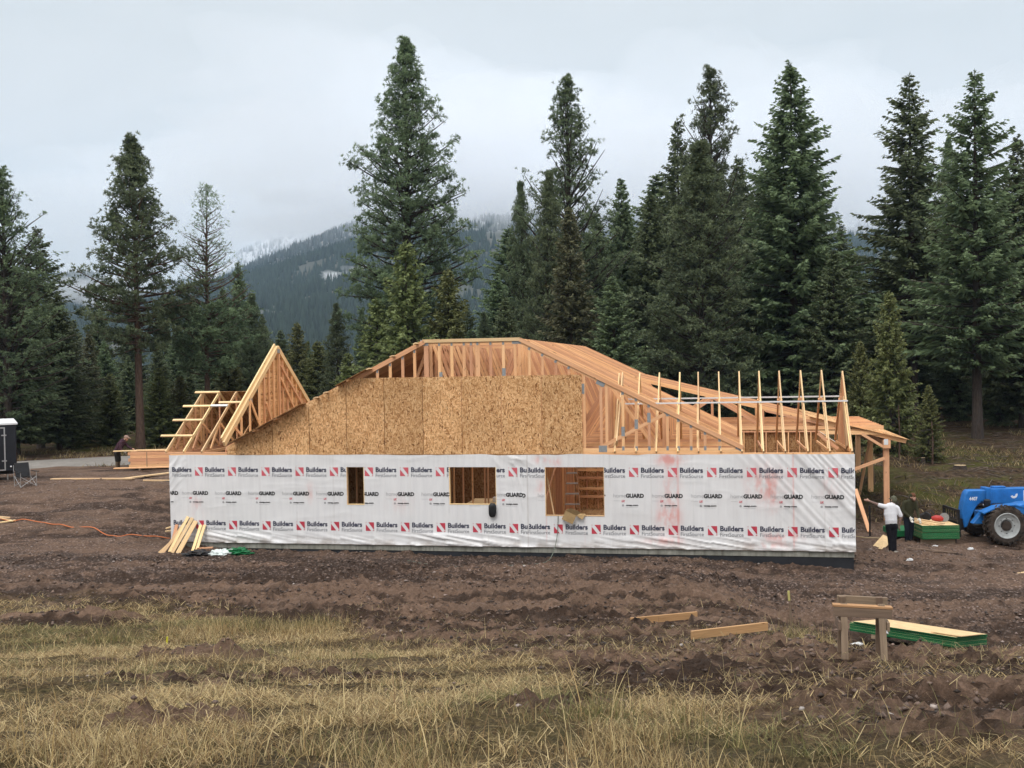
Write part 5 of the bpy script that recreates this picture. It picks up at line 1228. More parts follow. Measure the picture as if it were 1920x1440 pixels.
fl = ground_pt(313, 1209); mini_beam('pin_flag', fl, fl + Vector((.01, 0, .14)), .03, .03, 'yellow', 'small bright yellow marker in the grass', 'marker')

# sawhorse
_p = ground_pt(1617, 1229); sh = empty('sawhorse', _p, R(-10)); _k = _p.y / 16.8 * 1.02; sh.scale = (1.18 * _k, 1.18 * _k, 1.15 * _k)
def shp(name, p0, p1, w, h, m_='grey_wood', up=(0, 0, 1)): return MB().beam(p0, p1, w, h, up).build(name, M[m_], sh, bevel=.003)
for sx in (-1, 1):
    shp('leg', (sx * .245, -.20, -.02), (sx * .235, -.05, .70), .085, .04, up=(0, 1, 0)); shp('leg', (sx * .245, .25, -.04), (sx * .235, .10, .76), .085, .04, up=(0, 1, 0))
    shp('end_cleat', (sx * .305, -.17, .42), (sx * .305, .18, .42), .035, .12)
shp('rail', (-.37, -.09, .60), (.36, -.09, .58), .04, .13, 'grey_wood'); shp('rail', (-.30, .12, .70), (.34, .12, .68), .04, .14, 'grey_wood'); shp('top_board', (-.38, -.06, .68), (.37, -.06, .655), .11, .03, 'old_plank')
tag(sh, 'small weathered wooden sawhorse standing in the mud', 'sawhorse')

def sheet_stack(name, origin, rz, lx, ly, n, th, label, topoff=None, group=None):
    """a stack of wall sheets with green-sprayed edges"""
    o = empty(name, origin, rz)
    for k in range(n):
        dx, dy = random.uniform(-.008, .008), random.uniform(-.008, .008)
        if topoff and k == n - 1: dx, dy = topoff
        mb = MB(); mb.box(dx, lx + dx, dy, ly + dy, k * th + .001, (k + 1) * th - .001); q = mb.build('sheet', [M['green'], M['ply']], o)
        if topoff and k == n - 1: q.rotation_euler = (0, R(1.0), R(3)); q.location.z = .008
        for p_ in q.data.polygons: p_.material_index = 1 if p_.normal.z > .8 else 0
    tag(o, label, 'sheet stack', group); return o
# near stack: long side runs away to the left
c0 = gpt(1792, 1213, 21.1, .06)
o = empty('wall_sheet_stack', c0, R(-51.85))
_ld = Vector((-.6177, .7864, -.043)).normalized(); _sd = Vector((.7864, .6177, -.116)).normalized(); _nz = (-_ld).cross(_sd).normalized(); _sd = _nz.cross(-_ld)
o.rotation_euler = Matrix((-_ld, _sd, _nz)).transposed().to_euler()
o.location = at(1792, 1215, 21.1)      # local -x runs along the long side
for k in range(14):
    dx, dy = random.uniform(-.01, .01), random.uniform(-.012, .012); L_ = 2.44
    if k >= 12: L_ = 2.36
    if k == 13: dx, dy = .03, -.05
    mb = MB(); mb.box(-L_ + dx, dx, dy, 1.2 + dy, k * .0155 + .0006, (k + 1) * .0155 - .0006); q = mb.build('sheet', [M['green'], M['ply']], o)
    for p_ in q.data.polygons: p_.material_index = 1 if p_.normal.z > .8 else 0
MB().box(-.55, .10, .02, .86, .232, .246).build('loose_sheet', M['ply'], o)
MB().box(-1.9, -1.8, -.01, 1.2, -.09, -.002).build('skid', M['grey_wood'], o); MB().box(-.6, -.5, -.01, 1.2, -.12, -.002).build('skid', M['grey_wood'], o)
mb = MB(); mb.prism([(-1.62, -.0145, .07), (-1.48, -.0145, .07), (-1.55, -.0145, .165)], (0, .001, 0)); mb.build('printed_mark', M['white_paint'], o)
tag(o, 'long stack of green-edged sheets behind the sawhorse', 'sheet stack')
q = gpt(1597, 1182, 22.6, .03); mini_beam('white_offcut', q, q + Vector((.22, .05, .03)), .16, .03, 'white_paint', 'white scrap leaning at the far end of the long green stack', 'scrap')

g0 = gz(14.0, 35.6)
rs = empty('wall_sheet_stack', (13.42, 35.0, g0 + .12))
for k in range(28):
    dx, dy = random.uniform(-.007, .007), random.uniform(-.008, .008); mb = MB(); z_ = k * .0155 + (.018 if k > 13 else 0)
    mb.box(dx, 1.22 + dx, dy, 1.34 + dy, z_ + .0005, z_ + .015); q = mb.build('sheet', [M['green'], M['ply']], rs)
    for p_ in q.data.polygons: p_.material_index = 1 if p_.normal.z > .8 else 0
for y_ in (.15, 1.1): MB().box(.02, 1.14, y_, y_ + .09, -.20, -.001).build('skid', M['grey_wood'], rs)
tag(rs, 'square green-edged sheet stack in front of the telehandler', 'sheet stack')
topz = g0 + .12 + 28 * .0155 + .018
rs2 = empty('wall_sheet_stack', (12.95, 36.2, gz(13.2, 36.5) + .08))
for k in range(12):
    mb = MB(); mb.box(0, .75, 0, 1.2, k * .016, k * .016 + .0155); mb.build('sheet', M['green'], rs2)
tag(rs2, 'low green-edged stack half hidden behind the hooded worker', 'sheet stack')
for k, (x0, y0, x1, y1, z_, q) in enumerate(((13.47, 35.7, 13.69, 35.05, .022, 'left'), (13.60, 35.9, 13.90, 35.07, .022, 'middle'), (13.56, 36.25, 14.10, 34.93, .066, 'right'))):
    mini_beam('short_board', (x0, y0, topz + z_), (x1, y1, topz + z_), .085, .04, 'pale', ('leftmost', 'middle', 'rightmost and longest')[k] + ' of the short boards on the square green stack', 'board', 'short boards on the green stack')
# cut-off saw resting on the stack
sw = empty('cutoff_saw', (14.08, 35.85, topz), R(-20))
mb = MB(); mb.tube([(-.02, 0, .10), (.10, 0, .12), (.26, 0, .11), (.34, 0, .08)], [.06, .105, .10, .05], 12); mb.build('housing', M['red'], sw, smooth=True)
mb = MB(); mb.lathe([(.03, -.06), (.13, -.06), (.15, -.03), (.15, .03), (.13, .06), (.03, .06)], (-.18, .02, .16), (.25, 1, 0), 18); mb.build('engine', M['black_plastic'], sw, smooth=True)
mb = MB(); mb.tube([(-.30, 0, .22), (-.20, 0, .34), (-.02, 0, .36), (.08, 0, .24)], .018, 8); mb.build('handle', M['black_plastic'], sw, smooth=True)
mb = MB(); mb.lathe([(.02, -.006), (.15, -.006), (.15, .006), (.02, .006)], (.38, .05, .15), (0, 1, 0), 20); mb.build('blade', M['steel'], sw)
mb = MB(); mb.tube([(-.42, 0, .05), (-.36, .02, .20), (-.26, .02, .24)], .05, 8); mb.build('tank', M['black_plastic'], sw, smooth=True)
tag(sw, 'red and black power saw lying on the square green stack', 'power saw')

# loose sheets and sticks
def slab(name, pts_, th, m_, label, cat):
    c = Vector(pts_[0]); o = MB().prism([Vector(p_) - c for p_ in pts_], (0, 0, th)).build(name, M[m_], None, loc=c); tag(o, label, cat); return o
slab('loose_sheet', [gpt(1634, 1036, 34.0, .03), gpt(1656, 1041, 33.4, .03), gpt(1676, 1028, 35.0, .10), gpt(1656, 1026, 35.4, .12)], .014, 'ply', 'light sheet lying on the ground left of the white-shirted worker', 'sheet')
slab('loose_sheet', [gpt(1899, 1057, 30.6, .03), gpt(1926, 1068, 29.9, .03), gpt(1950, 1058, 30.5, .05), gpt(1924, 1052, 31.2, .06)], .014, 'ply', 'light sheet on the ground at the right edge below the telehandler', 'sheet')
a = hw(20.99, 9.0, 1.0); mini_beam('leaning_board', gpt(1630, 988, 37.5, .02), at(1604, 917, 39.0), .14, .04, 'fir', 'board leaning against the house corner by the porch', 'board', None, (0, 1, 0))
for px, t_, b2, Y, q in ((1603, 928, 978, 37.5, 'black stake at the house corner'), (1631, 948, 996, 36.6, 'black stake left of the pointing hand')):
    g_ = gpt(px, b2, Y, -.1); mini_beam('steel_stake', g_, Vector((g_.x, g_.y, at(px, t_, Y).z)), .05, .05, 'black_metal', q, 'stake')
def cable(name, path, r_, m_, label, cat, lift=True):
    P = []
    for i in range(len(path) - 1):
        a, b2 = Vector(path[i]), Vector(path[i + 1]); n_ = max(2, int((b2 - a).length / .16))
        for j in range(n_): P.append(a.lerp(b2, j / n_))
    P.append(Vector(path[-1]))
    if lift:
        P = [Vector((p_.x, p_.y, max(gz(p_.x, p_.y), gz(p_.x, p_.y - .12), gz(p_.x + .1, p_.y)) + r_ * 1.1)) for p_ in P]
    for _ in range(2): P = [P[0]] + [(P[i - 1] + P[i] * 2 + P[i + 1]) / 4 for i in range(1, len(P) - 1)] + [P[-1]]
    c = P[0].copy(); o = MB().tube([p_ - c for p_ in P], r_, 6).build(name, M[m_], None, smooth=True, loc=c); tag(o, label, cat); return o
cable('extension_cord', [gpt(-30, 933, 37.5), gpt(40, 945, 37.0), gpt(110, 961, 36.4), (-14.2, 36.0, 0), gpt(230, 974, 35.0), gpt(300, 975, 34.8), gpt(325, 972, 35.0)], .018, 'orange', 'orange extension cord across the dirt left of the house', 'cord')
cable('hose', [gpt(1600, 1008, 36.0), gpt(1630, 1013, 35.6), gpt(1662, 1016, 35.4)], .016, 'tan', 'tan hose on the ground right of the house corner', 'hose')
w3 = hw(12.48, -.06, 1.26); foot = hw(12.35, -.9, 0)
P = [w3, w3 + Vector((-.02, -.02, -.55)), hw(12.38, -.25, .25)]
gpath = [hw(12.3, -.8, 0), hw(11.9, -1.5, 0), hw(10.9, -1.9, 0), hw(9.8, -1.95, 0), hw(8.6, -1.5, 0), hw(8.1, -1.0, 0)]
P += [Vector((p_.x, p_.y, gz(p_.x, p_.y) + .02)) for p_ in gpath]
cable('power_cord', P, .012, 'cord', 'thin grey cord hanging from the large window opening to the ground', 'cord', False)

# offcuts leaning against the left corner of the wall
lean = [((0.13, -.85), (.55, -.06, 1.0), 'pale', 'outermost pale offcut leaning at the wall corner, crossing the others', .09), ((0.30, -.75), (.60, -.05, 1.12), 'pale', 'second offcut from the left leaning at the wall corner', .09), ((.05, -.9), (.42, -.08, .62), 'pale', 'shortest offcut sprawled lowest at the wall corner', .10),
        ((.24, -.55), (.20, -.04, .86), 'fir', 'reddish offcut standing nearest the wall corner', .10), ((.42, -.78), (.75, -.06, 1.08), 'pale', 'tall light offcut in the middle of the leaning ones', .10), ((.62, -.80), (.86, -.05, .98), 'pale', 'wide offcut fourth along the leaning row', .14), ((1.00, -.62), (1.03, -.05, .86), 'pale', 'narrow upright offcut, second last of the leaning row', .09), ((1.13, -.62), (1.16, -.05, .86), 'pale', 'upright offcut ending the leaning row on the right', .09)]
for (s_, t_), (s1, t1, z1), m_, q, w_ in lean:
    a = hw(s_, t_, 0); a.z = gz(a.x, a.y) - .02; mini_beam('leaning_offcut', a, hw(s1, t1, z1), w_, .038, m_, q, 'board', 'offcuts leaning on the wall corner', up=(0, 1, 0))
a = hw(1.15, -.55, 0); a.z = gz(a.x, a.y) + .10; b2 = hw(1.65, -.5, 0); b2.z = gz(b2.x, b2.y) + .16; mini_beam('short_offcut', a, b2, .09, .04, 'fir', 'short offcut lying beside the leaning row', 'board')
def heap(name, c, rx, ry, rz_, m_, seed, label, cat):
    bm = bmesh.new(); bmesh.ops.create_icosphere(bm, subdivisions=4, radius=1.0)
    for v in bm.verts:
        n_ = v.co.normalized(); q = mnoise.turbulence(n_ * 2.2 + Vector((seed, 0, 0)), 4, True); r2 = .55 + .9 * q
        v.co = Vector((n_.x * rx * r2, n_.y * ry * r2, max(-.02, n_.z * rz_ * r2)))
    me_ = bpy.data.meshes.new(name); bm.to_mesh(me_); bm.free(); o = link(name, me_, M[m_], None, c); tag(o, label, cat); return o
for s_, t_, r1, r3, m_, sd_, q in ((2.05, -.75, .42, .18, 'white_pl', 3, 'crumpled pale plastic sheet by the leaning offcuts'), (2.45, -.55, .45, .14, 'green', 5, 'dark green crumpled bag beside the pale plastic'), (1.35, -.85, .5, .12, 'black_plastic', 7, 'black plastic under the leaning offcuts')):
    a = hw(s_, t_, 0); a.z = gz(a.x, a.y); heap('crumpled_plastic', a, r1, r1 * .6, r3, m_, sd_, q, 'plastic')

# what hangs in the window openings
bag = hw(10.50, -.10, 1.42); o = heap('black_bag', bag, .17, .09, .0, 'black_plastic', 11, 'black bag hanging over the sill of the middle window', 'bag')
for v in o.data.vertices: v.co.z = v.co.z * 0
bm = bmesh.new(); bmesh.ops.create_icosphere(bm, subdivisions=3, radius=1.0)
for v in bm.verts:
    n_ = v.co.normalized(); w_ = 1 + .25 * mnoise.fractal(n_ * 2, 1, 2, 3); w_ = 1 + .08 * mnoise.fractal(n_ * 2, 1, 2, 3); sg = lambda q: math.copysign(abs(q) ** .6, q); v.co = Vector((sg(n_.x) * .115 * w_, sg(n_.y) * .07 * w_, sg(n_.z) * .21 * w_))
bm.to_mesh(o.data); bm.free(); o.data.materials.clear(); o.data.materials.append(M['black_plastic']); o.data.polygons.foreach_set('use_smooth', np.ones(len(o.data.polygons), dtype=bool))
cb = empty('cardboard_box', hw(12.86, -.08, 1.30), HA + R(15))
for nm, q in (('side', MB().box(-.17, .17, -.10, -.09, -.22, .06)), ('side', MB().box(-.17, .17, .09, .10, -.22, .10)), ('flap', MB().prism([(-.17, -.10, .06), (.17, -.10, .06), (.28, -.2, .22), (-.05, -.2, .22)], (0, .004, 0))), ('flap', MB().prism([(.17, -.09, .06), (.17, .09, .10), (.40, .06, .20), (.38, -.07, .02)], (0, 0, .004))), ('end', MB().box(-.18, -.17, -.09, .09, -.22, .06))):
    q.build(nm, M['card'], cb)
cb.rotation_euler = (0, R(25), HA); tag(cb, 'torn cardboard box hanging over the sill of the large window', 'box')
ld = empty('stepladder', hw(12.60, 2.3, .315), HA + R(8)); Hl = 2.35
for sx in (-1, 1):
    MB().beam((sx * .29, -.05, 0), (sx * .15, .38, Hl), .035, .075, (0, 1, 0)).build('front_rail', M['fibreglass'], ld); MB().beam((sx * .27, .95, 0), (sx * .14, .46, Hl), .03, .05, (0, 1, 0)).build('rear_rail', M['fibreglass'], ld)
for k in range(1, 7):
    f_ = k / 7.2; w_ = .29 - .14 * f_; y_ = -.05 + .43 * f_; MB().box(-w_, w_, y_ - .05, y_ + .03, Hl * f_ - .035, Hl * f_ + .01).build('step', M['alu'], ld)
MB().box(-.19, .19, .33, .50, Hl - .01, Hl + .06).build('top_cap', M['fibreglass'], ld)
tag(ld, 'tall stepladder standing inside behind the large window', 'ladder')
for k, (s_, q) in enumerate(((12.28, 'stick leaning inside the left side of the large window'),)):
    mini_beam('leaning_stick', hw(12.45, .35, .32), hw(12.12, .28, 2.35), .05, .04, 'pale', q, 'board')
tb_ = empty('work_table', hw(9.5, 3.4, .315), HA)
MB().box(-.5, 1.6, -.6, .8, .88, .905).build('top', M['ply'], tb_)
for x_, y_ in ((-.4, -.5), (1.5, -.5), (-.4, .7), (1.5, .7)): MB().beam((x_, y_, 0), (x_, y_, .88), .09, .04, (0, 1, 0)).build('leg', M['fir'], tb_)
tag(tb_, 'sheet laid as a table in the dark room behind the middle window', 'table')
o = MB().box(-.18, .18, -.12, .12, 0, .16).build('white_box', M['white_paint'], None, bevel=.01, loc=hw(10.0, 3.3, 1.225)); o.rotation_euler = (0, 0, HA); tag(o, 'white box on the table behind the middle window', 'box')
for k in range(4):
    o = mini_beam('stacked_plank', hw(7.9 + .05 * k, 2.3 + .02 * k, .36 + .14 * (k % 3)), hw(9.75 - .3 * (k % 3), 2.4, .36 + .14 * (k % 3)), .14, .04 if k < 3 else .04, 'fir', ('lowest', 'second', 'third', 'rearmost')[k] + ' plank of the small pile behind the middle window', 'board', 'planks piled behind the middle window') if k < 3 else None

# ------------------------------------------------------------------ left side: trailer, chair, lumber
tp = gpt(33, 905, 46.0); tl = empty('enclosed_trailer', (tp.x, 46.0, gz(tp.x - 1, 45.0) + .02), R(33))
# local -x runs back along the side, +y away
Lt, Wd, z0, z1 = 6.0, 2.1, .42, 2.42
MB().box(-Lt, 0, 0, Wd, z0, z1).build('body', M['trailer'], tl, bevel=.03)
MB().prism([(-Lt - .03, -.05, z1), (.05, -.05, z1), (.05, Wd * .5, z1 + .16), (-Lt - .03, Wd * .5, z1 + .16)], (0, 0, .07)).prism([(-Lt - .03, Wd + .05, z1), (.05, Wd + .05, z1), (.05, Wd * .5 + .001, z1 + .16), (-Lt - .03, Wd * .5 + .001, z1 + .16)], (0, 0, .07)).build('roof', M['white_paint'], tl)
dr = MB().box(-1.50, -.48, -.018, -.001, z0 + .06, z1 - .14).build('door', M['trailer'], tl)
for q in (MB().box(-.50, -.45, -.03, -.002, z0 + .04, z1 - .10), MB().box(-1.52, -.5, -.03, -.002, z1 - .15, z1 - .10), MB().box(-1.52, -.5, -.03, -.002, z0 + .04, z0 + .09)): q.build('door_frame', M['alu'], dr)
for z_ in (.85, 1.95): MB().box(-.60, -.40, -.045, -.03, z_, z_ + .05).build('hinge', M['alu'], dr)
MB().lathe([(.03, 0), (.035, .03), (.01, .05)], (-.25, -.005, .62), (0, -1, 0), 10).build('marker_light', M['white_paint'], tl)
for k in range(3): MB().box(-.15 - .0, -.148, -.004, -.0005, z0 + .1, z1 - .1).build('seam', M['black_metal'], tl) if k == 0 else None
MB().box(-Lt + .2, -.1, .3, Wd - .3, .28, .42).build('frame', M['black_metal'], tl)
for x_ in (-2.6, -3.4):
    for y_ in (.02, Wd - .24): MB().lathe([(.12, -.1), (.30, -.11), (.34, -.07), (.34, .07), (.30, .11), (.12, .1)], (x_, y_ + .11, .34), (0, 1, 0), 20).build('wheel', M['tyre'], tl, smooth=True)
MB().beam((-.35, .25, .28), (-.35, .25, 0), .05, .05).build('jack', M['alu'], tl)
tag(tl, 'black enclosed trailer with white roof at the left edge', 'trailer')
ch = empty('camp_chair', gpt(48, 917, 43.0), R(48))
fb = M['black_plastic']
MB().prism([(-.28, .20, .40), (.28, .20, .40), (.30, .36, .95), (-.30, .36, .95)], (0, .03, .0)).build('backrest', fb, ch); MB().prism([(-.27, -.28, .42), (.27, -.28, .42), (.25, .22, .38), (-.25, .22, .38)], (0, 0, .03)).build('seat', fb, ch)
for sx in (-1, 1):
    MB().box(sx * .36 - .045, sx * .36 + .045, -.36, .22, .60, .625).build('armrest', fb, ch); MB().tube([(sx * .32, -.30, 0), (sx * .32, -.30, .61)], .011, 6).build('leg', M['alu'], ch); MB().tube([(sx * .32, .26, 0), (sx * .33, .32, .88)], .011, 6).build('leg', M['alu'], ch)
    MB().tube([(sx * .32, -.30, .02), (sx * .31, .27, .42)], .009, 6).build('brace', M['alu'], ch); MB().tube([(sx * .32, .26, .02), (sx * .31, -.29, .42)], .009, 6).build('brace', M['alu'], ch)
for y_ in (-.31, .27): MB().tube([(-.32, y_, .02), (.30, y_, .42)], .009, 6).build('brace', M['alu'], ch); MB().tube([(.32, y_ + .012, .02), (-.30, y_ + .012, .42)], .009, 6).build('brace', M['alu'], ch)
MB().box(-.36, .33, -.50, -.44, .60, .62).build('cup_holder', fb, ch) if False else None
tag(ch, 'black folding camp chair beside the trailer', 'chair')
# bundled lumber near the road
bx0 = gpt(245, 882, 50.0); bun = empty('lumber_stack', (bx0.x, 50.0, gz(bx0.x + 2, 50.0)), R(2))
for r_ in range(5):
    for k in range(6):
        L_ = 4.9 + random.uniform(-.12, .12); x0 = random.uniform(-.12, .05)
        MB().box(x0, x0 + L_, k * .145 + .003, k * .145 + .142, .12 + r_ * .145 + .003, .12 + r_ * .145 + .142).build('plank', M['fir'], bun)
for x_ in (.4, 2.4, 4.4): MB().box(x_, x_ + .09, -.1, 1.0, .0, .118).build('skid', M['grey_wood'], bun)
for x_ in (.75, 1.9, 3.4): MB().box(x_, x_ + .03, -.004, -.001, .12, .845).build('strap', M['grey_wood'], bun)
tag(bun, 'strapped stack of orange planks by the road behind the house corner', 'lumber stack')
zb = gz(bx0.x + 2, 50.0)
for k, (xa, ya, xb, yb, za, zb_, m_, q) in enumerate(((-.85, .2, 2.6, .3, .90, .93, 'pale', 'loose pale plank sticking out over the left end of the strapped stack'), (.1, .5, 4.5, .55, .90, .93, 'fir', 'upper loose plank on top of the strapped stack'), (-.55, -.6, 4.5, -.5, .16, .20, 'fir', 'plank on blocks in front of the strapped stack'))):
    mini_beam('loose_plank', (bx0.x + xa, 50 + ya, zb + za), (bx0.x + xb, 50 + yb, zb + zb_), .22, .05, m_, q, 'board')
for (pa, pb, Ya, Yb, q, w_) in (((97, 884), (250, 894), 46.0, 45.0, 'longest pale plank on the dirt between trailer and house', .24), ((235, 893), (326, 882), 45.2, 47.5, 'pale plank slanting to the house corner, joined to the longest one', .24), ((268, 897), (326, 892), 44.6, 45.0, 'short pale plank on the dirt nearest the house corner', .2)):
    mini_beam('ground_plank', gpt(*pa, Ya, .05), gpt(*pb, Yb, .06), w_, .05, 'pale', q, 'board')
for k, (pa, pb, Ya, Yb, q) in enumerate((((-20, 938), (27, 944), 37.6, 37.2, 'upper chord of the small frame lying at the left edge'), ((-20, 958), (28, 944), 36.4, 37.2, 'lower chord of the small frame lying at the left edge'), ((-20, 944), (18, 943), 37.2, 37.3, 'inner stick of the small frame at the left edge'))):
    mini_beam('frame_stick', gpt(*pa, Ya, .04 + .05 * k), gpt(*pb, Yb, .04 + .05 * k), .09, .04, 'pale', q, 'board', 'sticks of the small frame')
for pa, pb, Y, q in (((310, 948), (330, 943), 36.5, 'upper stub of board poking out behind the left wall corner'), ((309, 954), (330, 949), 36.0, 'lower stub of board poking out behind the left wall corner')): mini_beam('board_stub', gpt(*pa, Y, .05), gpt(*pb, Y + .2, .07), .09, .04, 'pale', q, 'board')

# ------------------------------------------------------------------ telehandler (front left part in view)
tx = at(1884, 1037, 35.1).x; tg = gz(tx, 35.3)
th = empty('telehandler', (tx, 34.9, tg)); RW = .62; th.scale = (1.07, 1.07, 1.07)
def wheel(x, y, face):
    c = (x, y, RW); w = .40
    ty = MB(); ty.lathe([(.36, -w / 2), (.50, -w / 2), (.575, -w * .42), (.585, 0), (.575, w * .42), (.50, w / 2), (.36, w / 2)], c, (0, 1, 0), 40, True)
    for k in range(22):      # chevron lugs
        for sg in (-1, 1):
            a = 6.283 * (k + (.5 if sg > 0 else 0)) / 22; p_ = [Vector((x + math.sin(a) * r_, y + sg * o_, RW + math.cos(a) * r_)) for r_, o_ in ((.60, .01), (.595, w * .43))]
            a2 = a + .16; p_[1] = Vector((x + math.sin(a2) * .59, y + sg * w * .44, RW + math.cos(a2) * .59)); rd = Vector((math.sin(a), 0, math.cos(a)))
            ty.beam(p_[0], p_[1], .055, .05, rd)
            ty.beam(p_[1], Vector((x + math.sin(a2 + .05) * .50, y + sg * w * .505, RW + math.cos(a2 + .05) * .50)), .05, .03, (0, sg, 0))
    wh = ty.build('wheel', M['tyre'], th)
    f = face
    MB().lathe([(.40, f * w * .50), (.385, f * w * .54), (.35, f * w * .50), (.33, f * w * .34), (.29, f * w * .30), (.27, f * w * .36), (.20, f * w * .38), (.16, f * w * .30)], c, (0, 1, 0), 40, True).build('rim', M['rim'], wh, smooth=True)
    MB().lathe([(.15, f * w * .28), (.145, f * w * .46), (.09, f * w * .50), (.05, f * w * .50)], c, (0, 1, 0), 20).build('hub', M['tyre'], wh, smooth=True)
    for k in range(8):
        a = 6.283 * k / 8; MB().lathe([(.014, f * w * .38), (.014, f * w * .44)], (x + .235 * math.sin(a), y, RW + .235 * math.cos(a)), (0, 1, 0), 6).build('bolt', M['black_metal'], wh)
for x_ in (0, 3.1): wheel(x_, .2, -1); wheel(x_, 2.1, 1)
MB().box(-.15, 3.6, .55, 1.75, .50, .95).build('chassis', M['black_metal'], th, bevel=.03)
MB().box(-.08, .08, .35, 1.95, .52, .72).build('axle', M['black_metal'], th, bevel=.02)
MB().box(-.35, .45, .75, 1.55, .62, .92).build('front_frame', M['blue'], th, bevel=.03)
# mudguards
def guard_(x, y0, y1):
    mb = MB(); pts_ = [(-.62, .62), (-.66, .98), (-.22, 1.16), (.30, 1.22), (.62, 1.14)]
    for i in range(len(pts_) - 1):
        (xa, za), (xb, zb_) = pts_[i], pts_[i + 1]
        if i == 0: continue
        mb.prism([(x + xa, y0, za), (x + xb, y0, zb_), (x + xb, y1, zb_), (x + xa, y1, za)], (0, 0, .035))
    mb.build('mudguard', M['blue'], th)
guard_(0, .12, .55); guard_(3.1, .0, .5)
MB().prism([(-.85, .50, .62), (-.55, .50, .98), (-.05, .50, 1.12), (.6, .50, 1.15), (.6, .50, .7), (-.3, .50, .6)], (0, .25, 0)).build('side_plate', M['blue'], th, bevel=.02)
# engine cover and cab beyond the frame
MB().prism([(.12, .15, 1.16), (.6, .15, 1.28), (2.3, .15, 1.34), (2.3, .15, .9), (.7, .15, .85)], (0, .6, 0)).build('engine_cover', M['blue'], th, bevel=.03)
MB().prism([(2.0, 1.35, .95), (3.4, 1.35, .95), (3.35, 1.35, 2.35), (2.25, 1.35, 2.35), (1.95, 1.35, 1.6)], (0, .75, 0)).build('cab', M['black_metal'], th, bevel=.03)
# boom
bm_o = MB().box(-.60, 3.8, .92, 1.30, 1.46, 1.94).build('boom', M['blue'], th, bevel=.02); bm_o.location = (.42, 0, -.28)
MB().box(-.66, -.50, .89, 1.33, 1.43, 1.97).build('boom_collar', M['blue'], bm_o, bevel=.015); MB().box(-.40, .0, .98, 1.22, 1.941, 2.0).build('hose_cover', M['blue'], bm_o, bevel=.015)
MB().box(.52, 1.5, .914, .919, 1.53, 1.87).build('decal_panel', M['white_paint'], bm_o)
mb = MB()
for q in ([(.56, .0), (.70, .13), (.64, .02)], [(.68, .02), (.80, .16), (.86, .06), (.78, .0)], [(.55, -.03), (.9, -.03), (.9, -.045), (.55, -.045)]): mb.prism([(a, .912, 1.60 + z_) for a, z_ in q], (0, .001, 0))
mb.build('decal_mark', M['black_metal'], bm_o)
arc = [(math.cos(a) * .115, math.sin(a) * .115) for a in np.linspace(R(205), R(380), 12)]
mb = MB(); inner = [(math.cos(a) * .05, math.sin(a) * .05) for a in np.linspace(R(200), R(375), 12)]
mb.prism([(.22 + x_, .914, 1.74 + z_) for x_, z_ in arc + inner[::-1]], (0, .004, 0)); mb.build('hook_decal', M['white_paint'], bm_o)
hd = MB().prism([(-1.20, .94, 1.90), (-.62, .94, 1.90), (-.62, .94, 1.50), (-.78, .94, 1.52), (-.93, .94, 1.40), (-1.10, .94, 1.08), (-1.24, .94, .74), (-1.33, .94, .70), (-1.41, .94, 1.15), (-1.36, .94, 1.52), (-1.28, .94, 1.80)], (0, .34, 0)).build('boom_head', M['blue'], bm_o, bevel=.03)
v, f, w_ = text_mesh('4407', .15, .005); me_ = bpy.data.meshes.new('number_lettering'); me_.from_pydata([(q[0] * .26 / w_ * 1.0 - 1.18, .935, q[1] + 1.58) for q in v], [], f); link('number_lettering', me_, M['white_paint'], hd)
MB().tube([(-.45, 1.0, 1.42), (-.05, 1.05, 1.0)], .045, 10).build('lift_cylinder', M['rim'], bm_o, smooth=True); MB().tube([(-.72, .98, 1.44), (-.50, 1.0, 1.28)], .03, 8).build('tilt_cylinder', M['white_paint'], bm_o, smooth=True)
MB().lathe([(.10, 0), (.11, .22), (.07, .26)], (-.30, .7, 1.10), (0, 0, 1), 14).build('front_lamp', M['black_metal'], th)
# fork carriage
fc = MB(); 
for y_ in (.35, 1.45): fc.beam((-1.32, y_, .25), (-1.36, y_, 1.10), .07, .07, (0, 1, 0))
for z_ in (.32, .75, 1.06): fc.beam((-1.32 - .03 * z_, .3, z_), (-1.32 - .03 * z_, 1.5, z_), .06, .08)
fo = fc.build('fork_carriage', M['black_metal'], th)
for k in range(6): MB().beam((-1.35, .45 + k * .18, .75), (-1.36, .45 + k * .18, 1.06), .03, .03, (0, 1, 0)).build('guard_bar', M['black_metal'], fo)
for y_ in (.45, 1.3): MB().prism([(-1.38, y_, .02), (-2.4, y_, .0), (-2.4, y_, .03), (-1.38, y_, .09), (-1.32, y_, .6), (-1.38, y_, .6)], (0, .12, 0)).build('fork', M['black_metal'], fo)
MB().beam((-.95, 1.1, .55), (-1.34, 1.1, .50), .30, .35).build('coupler', M['black_metal'], fo)
tag(th, 'blue telehandler with lowered boom at the right edge', 'telehandler')

# scraps of paper and wrapping
for k, (px, py, Y, q) in enumerate(((1706, 1058, 32.0, 'white scrap on the dirt right of the white-shirted worker'), (1754, 1021, 34.6, 'white scrap at the foot of the square green stack'), (1820, 1015, 34.0, 'white scrap between the square green stack and the front wheel'), (240, 1040, 31.8, 'white scrap on the wet dirt left of the leaning offcuts'))):
    heap('paper_scrap', gpt(px, py, Y, .01), .09, .06, .05, 'white_paint', 20 + k, q, 'scrap')
a = gpt(1700, 1030, 33.6, .03); mini_beam('old_stick', a, gpt(1800, 1035, 33.0, .03), .06, .03, 'grey_wood', 'grey stick half buried in the dirt before the square green stack', 'stick')
